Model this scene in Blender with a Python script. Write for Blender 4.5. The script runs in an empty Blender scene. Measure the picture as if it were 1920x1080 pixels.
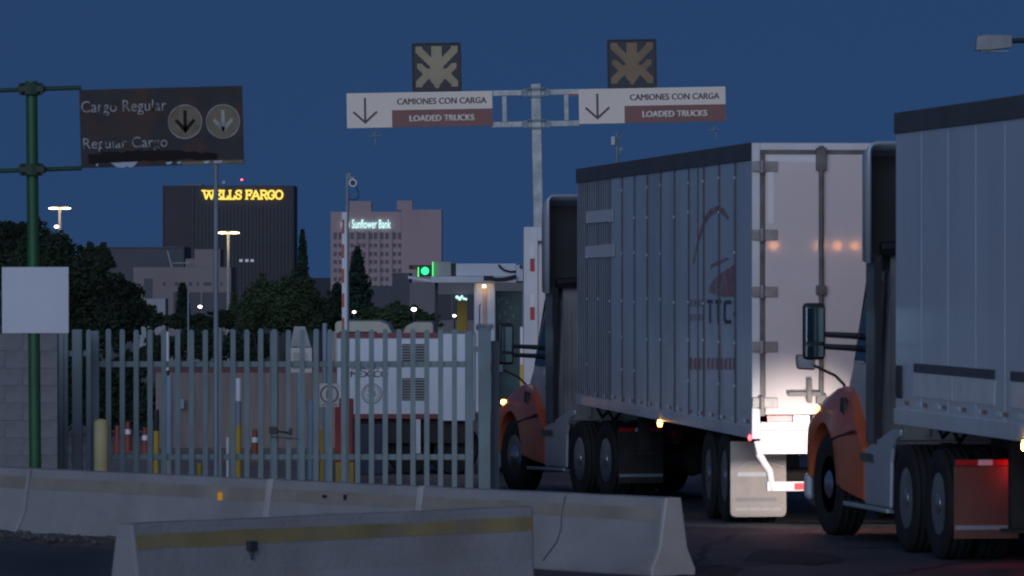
import bpy, bmesh, math, random
from mathutils import Matrix, Vector
R = math.radians
random.seed(7)
sc = bpy.context.scene
col = sc.collection
F, H, Y0 = 10800.0, 2.65, 508.0          # lens in photo pixels, eye height, horizon row

# ------------------------------------------------------------ camera
cam = bpy.data.cameras.new('camera'); cam_o = bpy.data.objects.new('camera', cam); col.objects.link(cam_o)
cam.sensor_width = 36; cam.lens = 36 * F / 1920; cam.clip_start = 1; cam.clip_end = 60000
cam_o.location = (0, 0, H); cam_o.rotation_euler = (R(90) - math.atan((540 - Y0) / F), 0, 0)
cam.dof.use_dof = True; cam.dof.focus_distance = 150; cam.dof.aperture_fstop = 8.5
sc.camera = cam_o
# ------------------------------------------------------------ world: clear sky just after sunset, sun behind the camera
SUN_EL, SUN_AZ = 2.0, 193.0
w = bpy.data.worlds.new('World'); sc.world = w; w.use_nodes = True
nt = w.node_tree; bg = nt.nodes['Background']
sky = nt.nodes.new('ShaderNodeTexSky'); sky.sky_type = 'NISHITA'; sky.sun_disc = False
sky.sun_elevation = R(SUN_EL); sky.sun_rotation = R(SUN_AZ)
tc = nt.nodes.new('ShaderNodeTexCoord'); mp = nt.nodes.new('ShaderNodeMapping')
ab = nt.nodes.new('ShaderNodeVectorMath'); ab.operation = 'MULTIPLY'; ab.inputs[1].default_value = (1, 1, .7)
ad = nt.nodes.new('ShaderNodeVectorMath'); ad.operation = 'ADD'; ad.inputs[1].default_value = (0, 0, .5)
nm = nt.nodes.new('ShaderNodeVectorMath'); nm.operation = 'NORMALIZE'
tint = nt.nodes.new('ShaderNodeMix'); tint.data_type = 'RGBA'; tint.blend_type = 'MULTIPLY'; tint.inputs[0].default_value = 1
tint.inputs[7].default_value = (.215, .42, .98, 1)
L = nt.links.new
L(tc.outputs['Generated'], ab.inputs[0]); L(ab.outputs[0], ad.inputs[0]); L(ad.outputs[0], nm.inputs[0]); L(nm.outputs[0], sky.inputs[0])
L(sky.outputs[0], tint.inputs[6]); L(tint.outputs[2], bg.inputs[0]); bg.inputs[1].default_value = .12
# ------------------------------------------------------------ sun: the last soft glow of the west, low behind the camera
sd = bpy.data.lights.new('sun', 'SUN'); so = bpy.data.objects.new('sun', sd); col.objects.link(so)
sd.energy = 1.6; sd.angle = R(60); sd.color = (.62, .75, 1)
dv = Vector((math.sin(R(SUN_AZ)) , math.cos(R(SUN_AZ)), math.tan(R(9))))
so.rotation_euler = dv.to_track_quat('Z', 'Y').to_euler()
vs = sc.view_settings; vs.view_transform = 'Standard'; vs.look = 'None'; vs.gamma = 1; vs.exposure = 0; vs.use_curve_mapping = False
sc.cycles.filter_width = 2.0; sc.cycles.max_bounces = 6; sc.cycles.sample_clamp_indirect = 4

# ------------------------------------------------------------ helpers
def P(px, py, d): return Vector(((px - 960) / F * d, d, H - (py - Y0) / F * d))
def PX(px, d): return (px - 960) / F * d
def PZ(py, d): return H - (py - Y0) / F * d

class M:
    def __init__(s): s.v = []; s.f = []
    def add(s, vs, fs):
        n = len(s.v); s.v += [tuple(q) for q in vs]; s.f += [[i + n for i in f] for f in fs]; return s
    def box(s, c, d, rz=0, rx=0, ry=0):
        m = Matrix.Translation(c) @ Matrix.Rotation(rz, 4, 'Z') @ Matrix.Rotation(ry, 4, 'Y') @ Matrix.Rotation(rx, 4, 'X')
        vs = [m @ Vector((x * d[0] / 2, y * d[1] / 2, z * d[2] / 2)) for x in (-1, 1) for y in (-1, 1) for z in (-1, 1)]
        return s.add(vs, [(0, 1, 3, 2), (4, 6, 7, 5), (0, 4, 5, 1), (2, 3, 7, 6), (0, 2, 6, 4), (1, 5, 7, 3)])
    def span(s, a, b):
        return s.box([(a[i] + b[i]) / 2 for i in range(3)], [abs(b[i] - a[i]) for i in range(3)])
    def cyl(s, p0, p1, r0, r1=None, n=12):
        p0 = Vector(p0); p1 = Vector(p1); r1 = r0 if r1 is None else r1
        q = (p1 - p0).to_track_quat('Z', 'Y'); vs = []
        for p, r in ((p0, r0), (p1, r1)):
            for i in range(n):
                a = 2 * math.pi * i / n; vs.append(p + q @ Vector((r * math.cos(a), r * math.sin(a), 0)))
        return s.add(vs, [(i, (i + 1) % n, n + (i + 1) % n, n + i) for i in range(n)] + [tuple(range(n - 1, -1, -1)), tuple(range(n, 2 * n))])
    def tube(s, pts, r, n=8):
        pts = [Vector(p) for p in pts]; vs = []; k = len(pts)
        for j, p in enumerate(pts):
            t = (pts[min(j + 1, k - 1)] - pts[max(j - 1, 0)]); q = t.to_track_quat('Z', 'Y')
            rr = r[j] if isinstance(r, (list, tuple)) else r
            for i in range(n):
                a = 2 * math.pi * i / n; vs.append(p + q @ Vector((rr * math.cos(a), rr * math.sin(a), 0)))
        fs = [(j * n + i, j * n + (i + 1) % n, (j + 1) * n + (i + 1) % n, (j + 1) * n + i) for j in range(k - 1) for i in range(n)]
        return s.add(vs, fs + [tuple(range(n - 1, -1, -1)), tuple(range((k - 1) * n, k * n))])
    def prism(s, poly, ax, a, b):
        n = len(poly)
        def pt(u, t, c): return {'x': (c, u, t), 'y': (u, c, t), 'z': (u, t, c)}[ax]
        vs = [pt(u, t, a) for u, t in poly] + [pt(u, t, b) for u, t in poly]
        return s.add(vs, [(i, (i + 1) % n, n + (i + 1) % n, n + i) for i in range(n)] + [tuple(range(n - 1, -1, -1)), tuple(range(n, 2 * n))])
    def loft(s, loops, caps=True):
        n = len(loops[0]); k = len(loops)
        vs = [p for l in loops for p in l]
        fs = [(j * n + i, j * n + (i + 1) % n, (j + 1) * n + (i + 1) % n, (j + 1) * n + i) for j in range(k - 1) for i in range(n)]
        if caps: fs += [tuple(range(n - 1, -1, -1)), tuple(range((k - 1) * n, k * n))]
        return s.add(vs, fs)
    def lathe(s, prof, c, ax='x', n=24):
        c = Vector(c); vs = []
        for r, h in prof:
            for i in range(n):
                a = 2 * math.pi * i / n; u, t = r * math.cos(a), r * math.sin(a)
                vs.append(c + Vector({'x': (h, u, t), 'y': (u, h, t), 'z': (u, t, h)}[ax]))
        k = len(prof)
        fs = [(j * n + i, j * n + (i + 1) % n, (j + 1) * n + (i + 1) % n, (j + 1) * n + i) for j in range(k - 1) for i in range(n)]
        if prof[0][0] > 1e-4: fs.append(tuple(range(n - 1, -1, -1)))
        if prof[-1][0] > 1e-4: fs.append(tuple(range((k - 1) * n, k * n)))
        return s.add(vs, fs)
    def mesh(s, name, mat=None, smooth=False):
        me = bpy.data.meshes.new(name); me.from_pydata(s.v, [], s.f)
        b = bmesh.new(); b.from_mesh(me); bmesh.ops.recalc_face_normals(b, faces=b.faces); b.to_mesh(me); b.free()
        if smooth:
            me.polygons.foreach_set('use_smooth', [True] * len(me.polygons)); me.set_sharp_from_angle(angle=R(38))
        if mat: me.materials.append(mat)
        me.update(); return me

def put(name, mesh, parent=None, loc=(0, 0, 0), rot=(0, 0, 0), kind=None, bevel=0, label=None):
    o = bpy.data.objects.new(name, mesh); col.objects.link(o); o.location = loc; o.rotation_euler = rot
    if parent: o.parent = parent
    if kind: o['kind'] = kind
    if label: o['label'] = label
    if bevel:
        m = o.modifiers.new('edge', 'BEVEL'); m.width = bevel; m.segments = 2; m.limit_method = 'ANGLE'; m.angle_limit = R(40)
    return o
def ob(name, m, mat, parent=None, smooth=False, **k): return put(name, m.mesh(name, mat, smooth), parent, **k)
def tag(o, label, cat, group=None):
    o['label'] = label; o['category'] = cat
    if group: o['group'] = group
    return o
def thing(name, label, cat, loc=(0, 0, 0), rz=0, ry=0, group=None):
    o = bpy.data.objects.new(name, None); col.objects.link(o); o.location = loc; o.rotation_euler = (0, ry, rz)
    return tag(o, label, cat, group)
def kids(o): return [c for c in bpy.data.objects if c.parent == o]
def dup(o, parent=None):
    c = o.copy(); col.objects.link(c)
    if parent: c.parent = parent
    for k in kids(o): dup(k, c)
    return c

def mat(name, c, rough=.6, metal=0, var=.2, scale=2.0, bump=0, bscale=30, stretch=(1, 1, 1), dirt=None, dirt_amt=.5, dscale=1.5, spec=.5):
    m = bpy.data.materials.new(name); m.use_nodes = True; t = m.node_tree; b = t.nodes['Principled BSDF']; lk = t.links.new
    b.inputs['Roughness'].default_value = rough; b.inputs['Metallic'].default_value = metal; b.inputs['Specular IOR Level'].default_value = spec
    tc = t.nodes.new('ShaderNodeTexCoord'); mp = t.nodes.new('ShaderNodeMapping'); mp.inputs['Scale'].default_value = stretch
    lk(tc.outputs['Object'], mp.inputs[0])
    n = t.nodes.new('ShaderNodeTexNoise'); n.inputs['Scale'].default_value = scale; n.inputs['Detail'].default_value = 6; lk(mp.outputs[0], n.inputs[0])
    r = t.nodes.new('ShaderNodeValToRGB'); lk(n.outputs[0], r.inputs[0])
    r.color_ramp.elements[0].position = .3; r.color_ramp.elements[1].position = .7
    r.color_ramp.elements[0].color = [q * (1 - var) for q in c] + [1]; r.color_ramp.elements[1].color = [min(1, q * (1 + var)) for q in c] + [1]
    out = r.outputs[0]
    if dirt:
        n2 = t.nodes.new('ShaderNodeTexNoise'); n2.inputs['Scale'].default_value = dscale; n2.inputs['Detail'].default_value = 9; n2.inputs['Roughness'].default_value = .65
        lk(mp.outputs[0], n2.inputs[0])
        r2 = t.nodes.new('ShaderNodeValToRGB'); r2.color_ramp.elements[0].position = .48; r2.color_ramp.elements[1].position = .66
        r2.color_ramp.elements[1].color = (dirt_amt,) * 3 + (1,); lk(n2.outputs[0], r2.inputs[0])
        mx = t.nodes.new('ShaderNodeMix'); mx.data_type = 'RGBA'; lk(r2.outputs[0], mx.inputs[0]); lk(out, mx.inputs[6]); mx.inputs[7].default_value = list(dirt) + [1]
        out = mx.outputs[2]
    lk(out, b.inputs['Base Color'])
    if bump:
        n3 = t.nodes.new('ShaderNodeTexNoise'); n3.inputs['Scale'].default_value = bscale; n3.inputs['Detail'].default_value = 5; lk(mp.outputs[0], n3.inputs[0])
        bp = t.nodes.new('ShaderNodeBump'); bp.inputs['Strength'].default_value = bump; bp.inputs['Distance'].default_value = .02
        lk(n3.outputs[0], bp.inputs['Height']); lk(bp.outputs[0], b.inputs['Normal'])
    return m
def glow(name, c, s):
    m = bpy.data.materials.new(name); m.use_nodes = True; b = m.node_tree.nodes['Principled BSDF']
    b.inputs['Base Color'].default_value = [q * .5 for q in c] + [1]; b.inputs['Emission Color'].default_value = list(c) + [1]; b.inputs['Emission Strength'].default_value = s
    return m

def text_mesh(name, s, wd, ht, m, face='cam', ext=.004, fat=0.0, bold=0):
    cu = bpy.data.curves.new(name, 'FONT'); cu.body = s; cu.extrude = 0; cu.offset = fat; cu.resolution_u = 3
    o = bpy.data.objects.new(name, cu); col.objects.link(o); bpy.context.view_layer.update()
    me = bpy.data.meshes.new_from_object(o.evaluated_get(bpy.context.evaluated_depsgraph_get())); bpy.data.objects.remove(o)
    xs = [v.co.x for v in me.vertices]; ys = [v.co.y for v in me.vertices]
    x0, x1, y0, y1 = min(xs), max(xs), min(ys), max(ys)
    for v in me.vertices:
        x = ((v.co.x - x0) / (x1 - x0) - .5) * wd; y = ((v.co.y - y0) / (y1 - y0) - .5) * ht
        v.co = (x, 0, y) if face == 'cam' else (0, -x, y)
    b = bmesh.new(); b.from_mesh(me)
    g = bmesh.ops.extrude_face_region(b, geom=b.faces[:])
    off = Vector((0, -ext, 0)) if face == 'cam' else Vector((-ext, 0, 0))
    bmesh.ops.translate(b, verts=[q for q in g['geom'] if isinstance(q, bmesh.types.BMVert)], vec=off)
    bmesh.ops.recalc_face_normals(b, faces=b.faces); b.to_mesh(me); b.free()
    if bold:                 # heavier strokes: the letters doubled with a hair's offset
        b = bmesh.new(); b.from_mesh(me); g = bmesh.ops.duplicate(b, geom=b.verts[:] + b.edges[:] + b.faces[:])
        bmesh.ops.translate(b, verts=[q for q in g['geom'] if isinstance(q, bmesh.types.BMVert)], vec=(bold, -.0006, bold * .3)); b.to_mesh(me); b.free()
    me.materials.clear(); me.materials.append(m); me.name = name
    return me
def poly_plate(polys, m, name, t=.004, face='cam'):
    q = M()
    for p in polys:
        if face == 'cam': q.prism(p, 'y', 0, -t)
        else: q.prism([(-u, z) for u, z in p], 'x', 0, -t)
    return q.mesh(name, m)

# ------------------------------------------------------------ materials
asphalt = mat('asphalt', (.05, .052, .066), .75, var=.4, scale=.9, bump=.6, bscale=30, stretch=(1, .35, 1), dirt=(.10, .09, .085), dirt_amt=.7, dscale=.55)
yard_m = mat('yard_concrete', (.30, .235, .20), .9, var=.2, scale=.25, bump=.2, bscale=15, dirt=(.13, .11, .10), dirt_amt=.7, dscale=.15)
dirt_m = mat('dirt', (.10, .09, .08), .95, var=.35, scale=3, bump=.8, bscale=14)
concrete = mat('barrier_concrete', (.305, .295, .30), .85, var=.16, scale=1.1, bump=.35, bscale=30, stretch=(.7, 1, 1), dirt=(.25, .225, .205), dirt_amt=.6, dscale=1.3)
concrete_l = mat('barrier_concrete_pale', (.47, .43, .40), .85, var=.12, scale=3, bump=.2, bscale=45)  # paler tone of the barrier concrete, for end faces and joint caps
yellow_p = mat('worn_yellow_paint', (.31, .24, .11), .8, var=.2, scale=2, dirt=(.26, .22, .16), dirt_amt=.9, dscale=2.2)
yellow_faded = mat('faded_yellow_paint', (.30, .262, .215), .8, var=.15, scale=2, dirt=(.24, .21, .18), dirt_amt=.9, dscale=1.8)
yellow_b = mat('cream_yellow_paint', (.50, .40, .20), .7, var=.12, scale=3, dirt=(.3, .25, .15), dirt_amt=.4)
yellow_post = mat('yellow_post_paint', (.55, .36, .05), .6, var=.15)
block_m = mat('grey_block', (.20, .19, .20), .9, var=.2, scale=1.2, bump=.35, bscale=40, dirt=(.26, .25, .26), dirt_amt=.5, dscale=2.5)
mortar_m = mat('mortar', (.185, .18, .185), .95, var=.15)
fence_m = mat('fence_paint', (.18, .235, .25), .6, var=.12, scale=2, dirt=(.12, .13, .12), dirt_amt=.4)
green_m = mat('green_pole_paint', (.02, .105, .035), .5, var=.2, scale=3, dirt=(.015, .05, .02), dirt_amt=.5)
green_dark = mat('green_clamp_paint', (.02, .05, .022), .6, var=.3)
rust_sign = mat('rusted_sign_face', (.035, .031, .03), .75, var=.25, scale=2.5, dirt=(.095, .034, .02), dirt_amt=.9, dscale=2.4)
rust_dark = mat('burnt_rust', (.010, .006, .006), .9, var=.3, scale=5)
white_board = mat('white_board', (.62, .62, .66), .6, var=.05, scale=2)
galv = mat('galvanised_steel', (.46, .46, .44), .55, .25, var=.22, scale=7, dirt=(.25, .25, .25), dirt_amt=.45, dscale=5)
galv_d = mat('dull_galvanised', (.24, .28, .32), .6, .2, var=.12, scale=3)
sign_w = mat('sign_white', (.86, .71, .58), .5, var=.03, scale=1.5)
sign_m = mat('sign_maroon', (.23, .085, .07), .5, var=.08, scale=3)
sign_ink = mat('sign_dark_ink', (.11, .045, .045), .5, var=.05)
black_m = mat('black_plastic', (.015, .014, .016), .45, var=.2)
dark_m = mat('dark_metal', (.03, .03, .032), .6, .2, var=.3, scale=4)
chassis_m = mat('dirty_chassis', (.028, .025, .024), .8, var=.35, scale=5)
rubber = mat('tyre_rubber', (.012, .0115, .012), .8, var=.25, scale=6, bump=.2, bscale=20)
alu = mat('wheel_aluminium', (.72, .72, .74), .30, .95, var=.12, scale=5, dirt=(.2, .18, .17), dirt_amt=.5, dscale=4)
chrome = mat('bright_metal', (.7, .7, .72), .18, 1, var=.05)
orange = mat('orange_paint', (.54, .115, .045), .22, var=.16, scale=1.2, dirt=(.33, .095, .05), dirt_amt=.5, dscale=1.3)
cab_m = mat('silver_cab_paint', (.42, .41, .44), .32, .1, var=.06, scale=1)
cab_back = mat('cab_back_grey', (.32, .31, .30), .65, var=.12, scale=2, dirt=(.18, .165, .155), dirt_amt=.6)
fair_in = mat('fairing_inside', (.04, .037, .036), .7, var=.2)
fair_m = mat('fairing_silver', (.46, .50, .56), .3, .25, var=.08, scale=2)
glass_d = mat('dark_glass', (.01, .014, .016), .08, var=.1)
mirror_g = mat('mirror_glass', (.35, .5, .5), .06, 1, var=.08)
side_m = mat('trailer_side_paint', (.57, .63, .71), .30, var=.05, scale=.7, bump=.10, bscale=2.2, stretch=(1, 1, .35), dirt=(.36, .38, .42), dirt_amt=.55, dscale=1.0)
side2_m = mat('trailer_side_paint_streaked', (.60, .66, .73), .28, var=.06, scale=.8, bump=.16, bscale=1.6, stretch=(1, 1, .25), dirt=(.46, .50, .55), dirt_amt=.5, dscale=1.6)
post_m = mat('side_post_paint', (.085, .085, .10), .5, var=.15, scale=3)
rail_m = mat('trailer_rail_dark', (.10, .10, .105), .6, var=.18, scale=1.5)
door_m = mat('trailer_door_white', (.74, .64, .61), .07, var=.03, scale=.8, dirt=(.66, .57, .54), dirt_amt=.3)
steel_d = mat('hardware_steel', (.15, .135, .13), .55, .35, var=.25, scale=7)
frame_w = mat('trailer_rear_frame', (.68, .65, .65), .5, var=.08, scale=3)
red_tape = mat('red_tape', (.45, .016, .018), .35, var=.08)
white_tape = mat('white_tape', (.78, .76, .74), .35, var=.05)
decal_red = mat('faded_red_decal', (.36, .19, .20), .5, var=.15, scale=4, dirt=(.5, .46, .5), dirt_amt=.75, dscale=5)
decal_ink = mat('dark_decal', (.05, .055, .075), .5, var=.15, dirt=(.2, .22, .25), dirt_amt=.5, dscale=6)
decal_grey = mat('faint_grey_decal', (.28, .28, .31), .5, var=.2, dirt=(.45, .46, .5), dirt_amt=.7, dscale=6)
decal_pale = mat('pale_patch', (.74, .75, .78), .4, var=.08, scale=5)
flap_m = mat('white_mudflap', (.58, .48, .42), .6, var=.1, scale=2.5, dirt=(.36, .32, .29), dirt_amt=.6, dscale=2.5)
flap_ink = mat('mudflap_print', (.74, .74, .74), .5, var=.1)
flap_grey = mat('mudflap_faded_print', (.38, .35, .34), .6, var=.1)
flap_red_lit = mat('mudflap_red_glow', (.13, .05, .035), .55, var=.2, scale=3)  # red of the tail-lamp glow mixed into the dark flap colour
leaf_d = mat('dark_foliage', (.030, .045, .026), .8, var=.5, scale=.7, spec=.2)
leaf_g = mat('green_foliage', (.05, .075, .036), .8, var=.45, scale=.4, spec=.2)
leaf_c = mat('conifer_foliage', (.028, .048, .034), .8, var=.4, scale=.6, spec=.2)
bark = mat('bark', (.05, .035, .025), .9, var=.3)
tower_m = mat('dark_tower_cladding', (.030, .025, .034), .6, var=.15, scale=.05)
tower_g = mat('dark_tower_glass', (.017, .017, .027), .5, var=.3, scale=.12)
bank_m = mat('tan_bank_concrete', (.40, .28, .28), .8, var=.08, scale=.06)
bank_g = mat('bank_window_glass', (.07, .06, .075), .4, var=.3, scale=.3)
civic_m = mat('tan_civic_stone', (.26, .21, .205), .85, var=.08, scale=.1)
civic_d = mat('civic_dark_glass', (.055, .05, .065), .5, var=.2, scale=.2)  # dark glass tone of the civic windows and openings
slate_m = mat('slate_building', (.075, .075, .09), .7, var=.12, scale=.1)
slate_w = mat('grey_building_wall', (.18, .16, .165), .8, var=.1, scale=.1)
booth_m = mat('booth_white', (.62, .62, .66), .55, var=.06, scale=2)
booth_g = mat('booth_grey', (.34, .33, .32), .6, var=.08, scale=3)
white_p = mat('white_paint', (.72, .72, .75), .5, var=.05, scale=2)
kit_white = mat('equipment_white', (.70, .71, .76), .4, var=.04, scale=1.5)
maroon = mat('maroon_trim', (.22, .035, .05), .45, var=.12)
red_p = mat('red_cabinet_paint', (.42, .045, .04), .5, var=.12)
arm_red = mat('arm_red_stripe', (.50, .09, .06), .5, var=.1)
cream_p = mat('cream_vehicle_paint', (.50, .47, .36), .45, var=.06)
blue_post = mat('blue_grey_post', (.26, .34, .42), .55, var=.1)
seal_m = mat('faded_seal_print', (.42, .38, .36), .6, var=.2, scale=8)
orange_c = mat('cone_orange', (.27, .06, .035), .6, var=.1)
teal_m = mat('teal_panel', (.03, .09, .085), .4, var=.5, scale=3)
yellow_big = mat('amber_panel', (.50, .32, .04), .6, var=.15)
led_a = mat('unlit_amber_led', (.62, .47, .26), .4, var=.18, scale=2)
led_b = mat('dim_amber_led', (.36, .21, .085), .4, var=.3, scale=1.6)
led_face = mat('led_board_face', (.018, .016, .024), .5, var=.2)
g_amber = glow('amber_lamp', (1, .45, .06), 22); g_red = glow('red_lamp', (1, .04, .05), 14)
g_white = glow('white_lamp', (1, .93, .97), 9); g_sodium = glow('warm_lamp', (1, .74, .40), 7)
g_green = glow('green_lamp', (.03, 1, .28), 1.9); g_wf = glow('yellow_sign_letters', (1, .72, .10), 1.15)
g_sun = glow('white_sign_letters', (.62, 1, 1), 1.1); g_win = glow('lit_window', (.8, .82, .95), .22)
g_redspot = glow('aircraft_light', (1, .08, .12), 6); g_tail = glow('tail_lamp', (1, .03, .04), 50)
g_clear = glow('clearance_lamp', (1, .36, .10), 24)

# ============================================================ ground
def gz(y):
    pts = [(-100, 0), (158, 0), (235, -6), (500, -18), (1000, -28), (2000, -45), (60000, -45)]
    for (a, za), (b, zb) in zip(pts, pts[1:]):
        if y <= b: return za + (zb - za) * (y - a) / (b - a)
    return -45
def lane_z(y):               # the truck lane runs slightly downhill past the fence
    pts = [(-100, 0), (58, 0), (62.9, -.10), (75.6, -.34), (80, -.42), (90, -.45), (158, -.45), (235, -6)]
    for (a, za), (b, zb) in zip(pts, pts[1:]):
        if y <= b: return za + (zb - za) * (y - a) / (b - a)
    return gz(y)
def sheet(name, ys, xs, m, dz=0):
    """xs: function of y giving (x, side) columns; side 1 = lane level, 0 = yard level"""
    q = M(); vs = []; fs = []; n = len(xs(0)) - 1
    for y in ys:
        for x, sd_ in xs(y): vs.append((x, y, (lane_z(y) if sd_ else gz(y)) + dz))
    for j in range(len(ys) - 1):
        for i in range(n):
            a = j * (n + 1) + i; fs.append((a, a + 1, a + n + 2, a + n + 1))
    q.add(vs, fs); me = q.mesh(name, m)
    if me.polygons[0].normal.z < 0: me.flip_normals()
    return put(name, me, kind='structure')
YS = [58, 62.9, 69, 75.6, 80, 90, 110, 157]
sheet('ground', [-60, 30] + YS + [158, 170, 200, 235, 350, 500, 750, 1000, 1500, 2000, 4000, 10000, 40000], lambda y: ((-400 - abs(y), 0), (-.42, 0), (-.34, 1), (400 + abs(y), 1)), dirt_m)
sheet('road', [-50, 20, 58], lambda y: ((-14, 1), (30, 1)), asphalt, .004)
sheet('truck_lane', YS, lambda y: ((-.33, 1), (30, 1)), asphalt, .004)
sheet('yard_pavement', [70.5, 100, 156.8], lambda y: (((-16 - .06 * y), 0), (-.43, 0)), yard_m, .008)

tar = mat('tar_seam', (.020, .020, .023), .85, var=.2)
def patch(name, pts, m): 
    q = M(); q.add([(x, y, lane_z(y) + .009) for x, y in pts], [tuple(range(len(pts)))]); me = q.mesh(name, m)
    if me.polygons[0].normal.z < 0: me.flip_normals()
    return put(name, me, kind='structure')
for x0, y0, x1_, y1_ in ((1.2, 48, 2.2, 57.9), (3.2, 50, 5.0, 54.5), (1.6, 54.5, 6.0, 55.6), (0.9, 51.6, 3.0, 52.0)):
    n_ = 14; L1 = []; L2 = []
    nx, ny = -(y1_ - y0), (x1_ - x0); ll = math.hypot(nx, ny); nx /= ll; ny /= ll
    for i in range(n_ + 1):
        f = i / n_; wob = random.uniform(-.09, .09); hw_ = random.uniform(.02, .045)
        cx, cy = x0 + (x1_ - x0) * f + nx * wob, y0 + (y1_ - y0) * f + ny * wob
        L1.append((cx + nx * hw_, cy + ny * hw_)); L2.append((cx - nx * hw_, cy - ny * hw_))
    patch('tar_seam', L1 + L2[::-1], tar)
for cx, cy, rx_, ry_ in ((2.6, 53.2, .5, 1.6), (3.6, 57.0, .4, .7), (1.8, 50.8, .25, .9)):
    patch('oil_stain', [(cx + rx_ * math.cos(a) * random.uniform(.7, 1.1), cy + ry_ * math.sin(a) * random.uniform(.7, 1.1)) for a in [R(18 * i) for i in range(20)]], tar)
# dirt strip banked against the foot of the rear barrier line
def rear_line(t):            # foot line of the rear barriers, t in photo columns 0..1250
    a = (PX(0, 58.0), 58.0); b = (PX(1250, 50.1), 50.1); u = t / 1250
    X0, Yb0 = a; X1, Yb1 = b
    # straight line in plan that passes through both points
    k = (t - 960) / F
    dx, dy = X1 - X0, Yb1 - Yb0
    # X0+dx*s = k*(Yb0+dy*s)
    s = (k * Yb0 - X0) / (dx - k * dy)
    return Vector((X0 + dx * s, Yb0 + dy * s, 0))
q = M(); vs = []; fs = []
n = 26
for j in range(n + 1):
    p = rear_line(-200 + j * 24)
    for d, z in ((.35, .07), (-.35, .055), (-1.0, .035), (-1.9, -.02)):
        vs.append((p.x + random.uniform(-.04, .04), p.y + d + random.uniform(-.08, .08), z + random.uniform(-.012, .014)))
for j in range(n):
    for i in range(3): fs.append((j * 4 + i, j * 4 + i + 1, j * 4 + i + 5, j * 4 + i + 4))
q.add(vs, fs); ob('dirt_strip', q, dirt_m, kind='structure', smooth=True)
q = M()
for _ in range(160):
    p = rear_line(random.uniform(-150, 400)); r = random.uniform(.012, .04)
    q.lathe([(.0, -r * .7), (r * .8, -r * .4), (r, 0), (r * .7, r * .5), (0, r * .7)], (p.x, p.y - random.uniform(.3, 1.5), .05), 'z', 6)
ob('gravel', q, dirt_m, kind='stuff')

# ============================================================ concrete barriers
def barrier(p0, p1, h=.68, tw=.17, bw=.50):
    """profile along p0->p1"""
    d = (p1 - p0); L_ = d.length; ang = math.atan2(d.y, d.x)
    prof = [(-bw / 2, 0), (-bw / 2, .06), (-bw / 2 + .09, .24), (-tw / 2, h), (tw / 2, h), (bw / 2 - .09, .24), (bw / 2, .06), (bw / 2, 0)]
    return prof, L_, ang
def make_barrier(p0, p1, label, stripe, gap=.02, group='concrete barriers along the lane edge', h=.68, mitre=0):
    prof, L_, ang = barrier(p0, p1, h)
    t = thing('concrete_barrier', label, 'barrier', p0, ang, group=group)
    q = M(); k = 14
    for_l = []
    for i in range(k + 1):
        x = gap + (L_ - 2 * gap) * i / k
        for_l.append([(x, a + random.uniform(-.002, .002), z + (random.uniform(-.003, .003) if z > .1 else 0)) for a, z in prof])
    for_l[-1] = [(x + a * mitre, a, z) for x, a, z in for_l[-1]]
    q.loft(for_l); ob('barrier_body', q, concrete, t, bevel=.018)
    # painted stripe on the camera side, following the sloped face
    tw = .17; bw = .5; za, zb, zt = h - .20, h - .085, h
    def yof(z): return -(bw / 2 - .09) + ((bw / 2 - .09) - tw / 2) * (z - .24) / (h - .24) - .004
    q = M(); vs = []; fs = []
    for i in range(k + 1):
        x = gap + .03 + (L_ - 2 * gap - .06) * i / k
        for z in (za + random.uniform(-.006, .006), zb + random.uniform(-.006, .006)): vs.append((x + (yof(z) * mitre + .03 if i == k and mitre else 0), yof(z), z))
    for i in range(k): fs.append((2 * i, 2 * i + 2, 2 * i + 3, 2 * i + 1))
    q.add(vs, fs); ob('painted_stripe', q, stripe, t)
    return t, yof, L_
joints = [(-420, 70), (70, 520), (520, 803), (803, 1262)]
lab = ['grey concrete barrier at the far left below the green pole', 'long grey concrete barrier with an orange reflector, left of the first pale joint',
       'short grey concrete barrier between the two pale joints, below the palisade gate', 'cracked grey concrete barrier whose flared pale end faces the road by the trucks']
for (a, b), l in zip(joints, lab):
    t, yof, L_ = make_barrier(rear_line(a), rear_line(b), l, yellow_faded)
    if a == 70:
        pr = rear_line(433); x = (pr - rear_line(70)).length
        q = M(); q.box((x, yof(.50) - .012, .50), (.055, .02, .075)); ob('reflector', q, glow('glowing_orange_reflector', (.75, .36, .02), .35), t, bevel=.006)  # reflector given a faint glow of its own
    if a == 520:
        q = M(); q.box((.25 * L_ * 2.1, yof(.56) - .01, .55), (.03, .02, .05)); ob('lifting_lug', q, dark_m, t); q = M(); q.box((.2 * L_ * 1.95, yof(.55) - .01, .55), (.05, .02, .025)); ob('lifting_lug', q, dark_m, t)
    if a == 803:
        x = (rear_line(1073) - rear_line(803)).length
        q = M(); pts = [(x + .02, yof(.66), .66), (x, yof(.5), .5), (x + .015, yof(.36), .36), (x - .02, yof(.25), .25), (x - .12, -.24, .08)]
        q.tube(pts, .005, 5); ob('crack', q, dark_m, t)
    if a in (520, 803):           # pale cap showing as the segment's near end face
        q = M(); hw = .09
        q.prism([(-.25, 0), (-.25, .07), (-.165, .25), (-hw, .686), (hw, .686), (.165, .25), (.25, .07), (.25, 0)], 'x', -.05, .045)
        ob('joint_cap', q, concrete_l, t, bevel=.015)
    if a == 803:
        q = M(); q.prism([(-.25, .0), (-.25, .06), (-.16, .24), (-.085, .68), (.085, .68), (.16, .24), (.25, .06), (.25, .0)], 'x', L_ - .02, L_ + .012)
        ob('end_face', q, concrete_l, t, bevel=.012)
p0 = P(229, 985, 44.9); p0.z = 0; p1 = P(1001, 947, 48.3); p1.z = 0
t, yof, L_ = make_barrier(p0, p1, 'nearest concrete barrier with a bold yellow stripe and a steel bracket', yellow_p, mitre=.95)
x = L_ * .268
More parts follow.
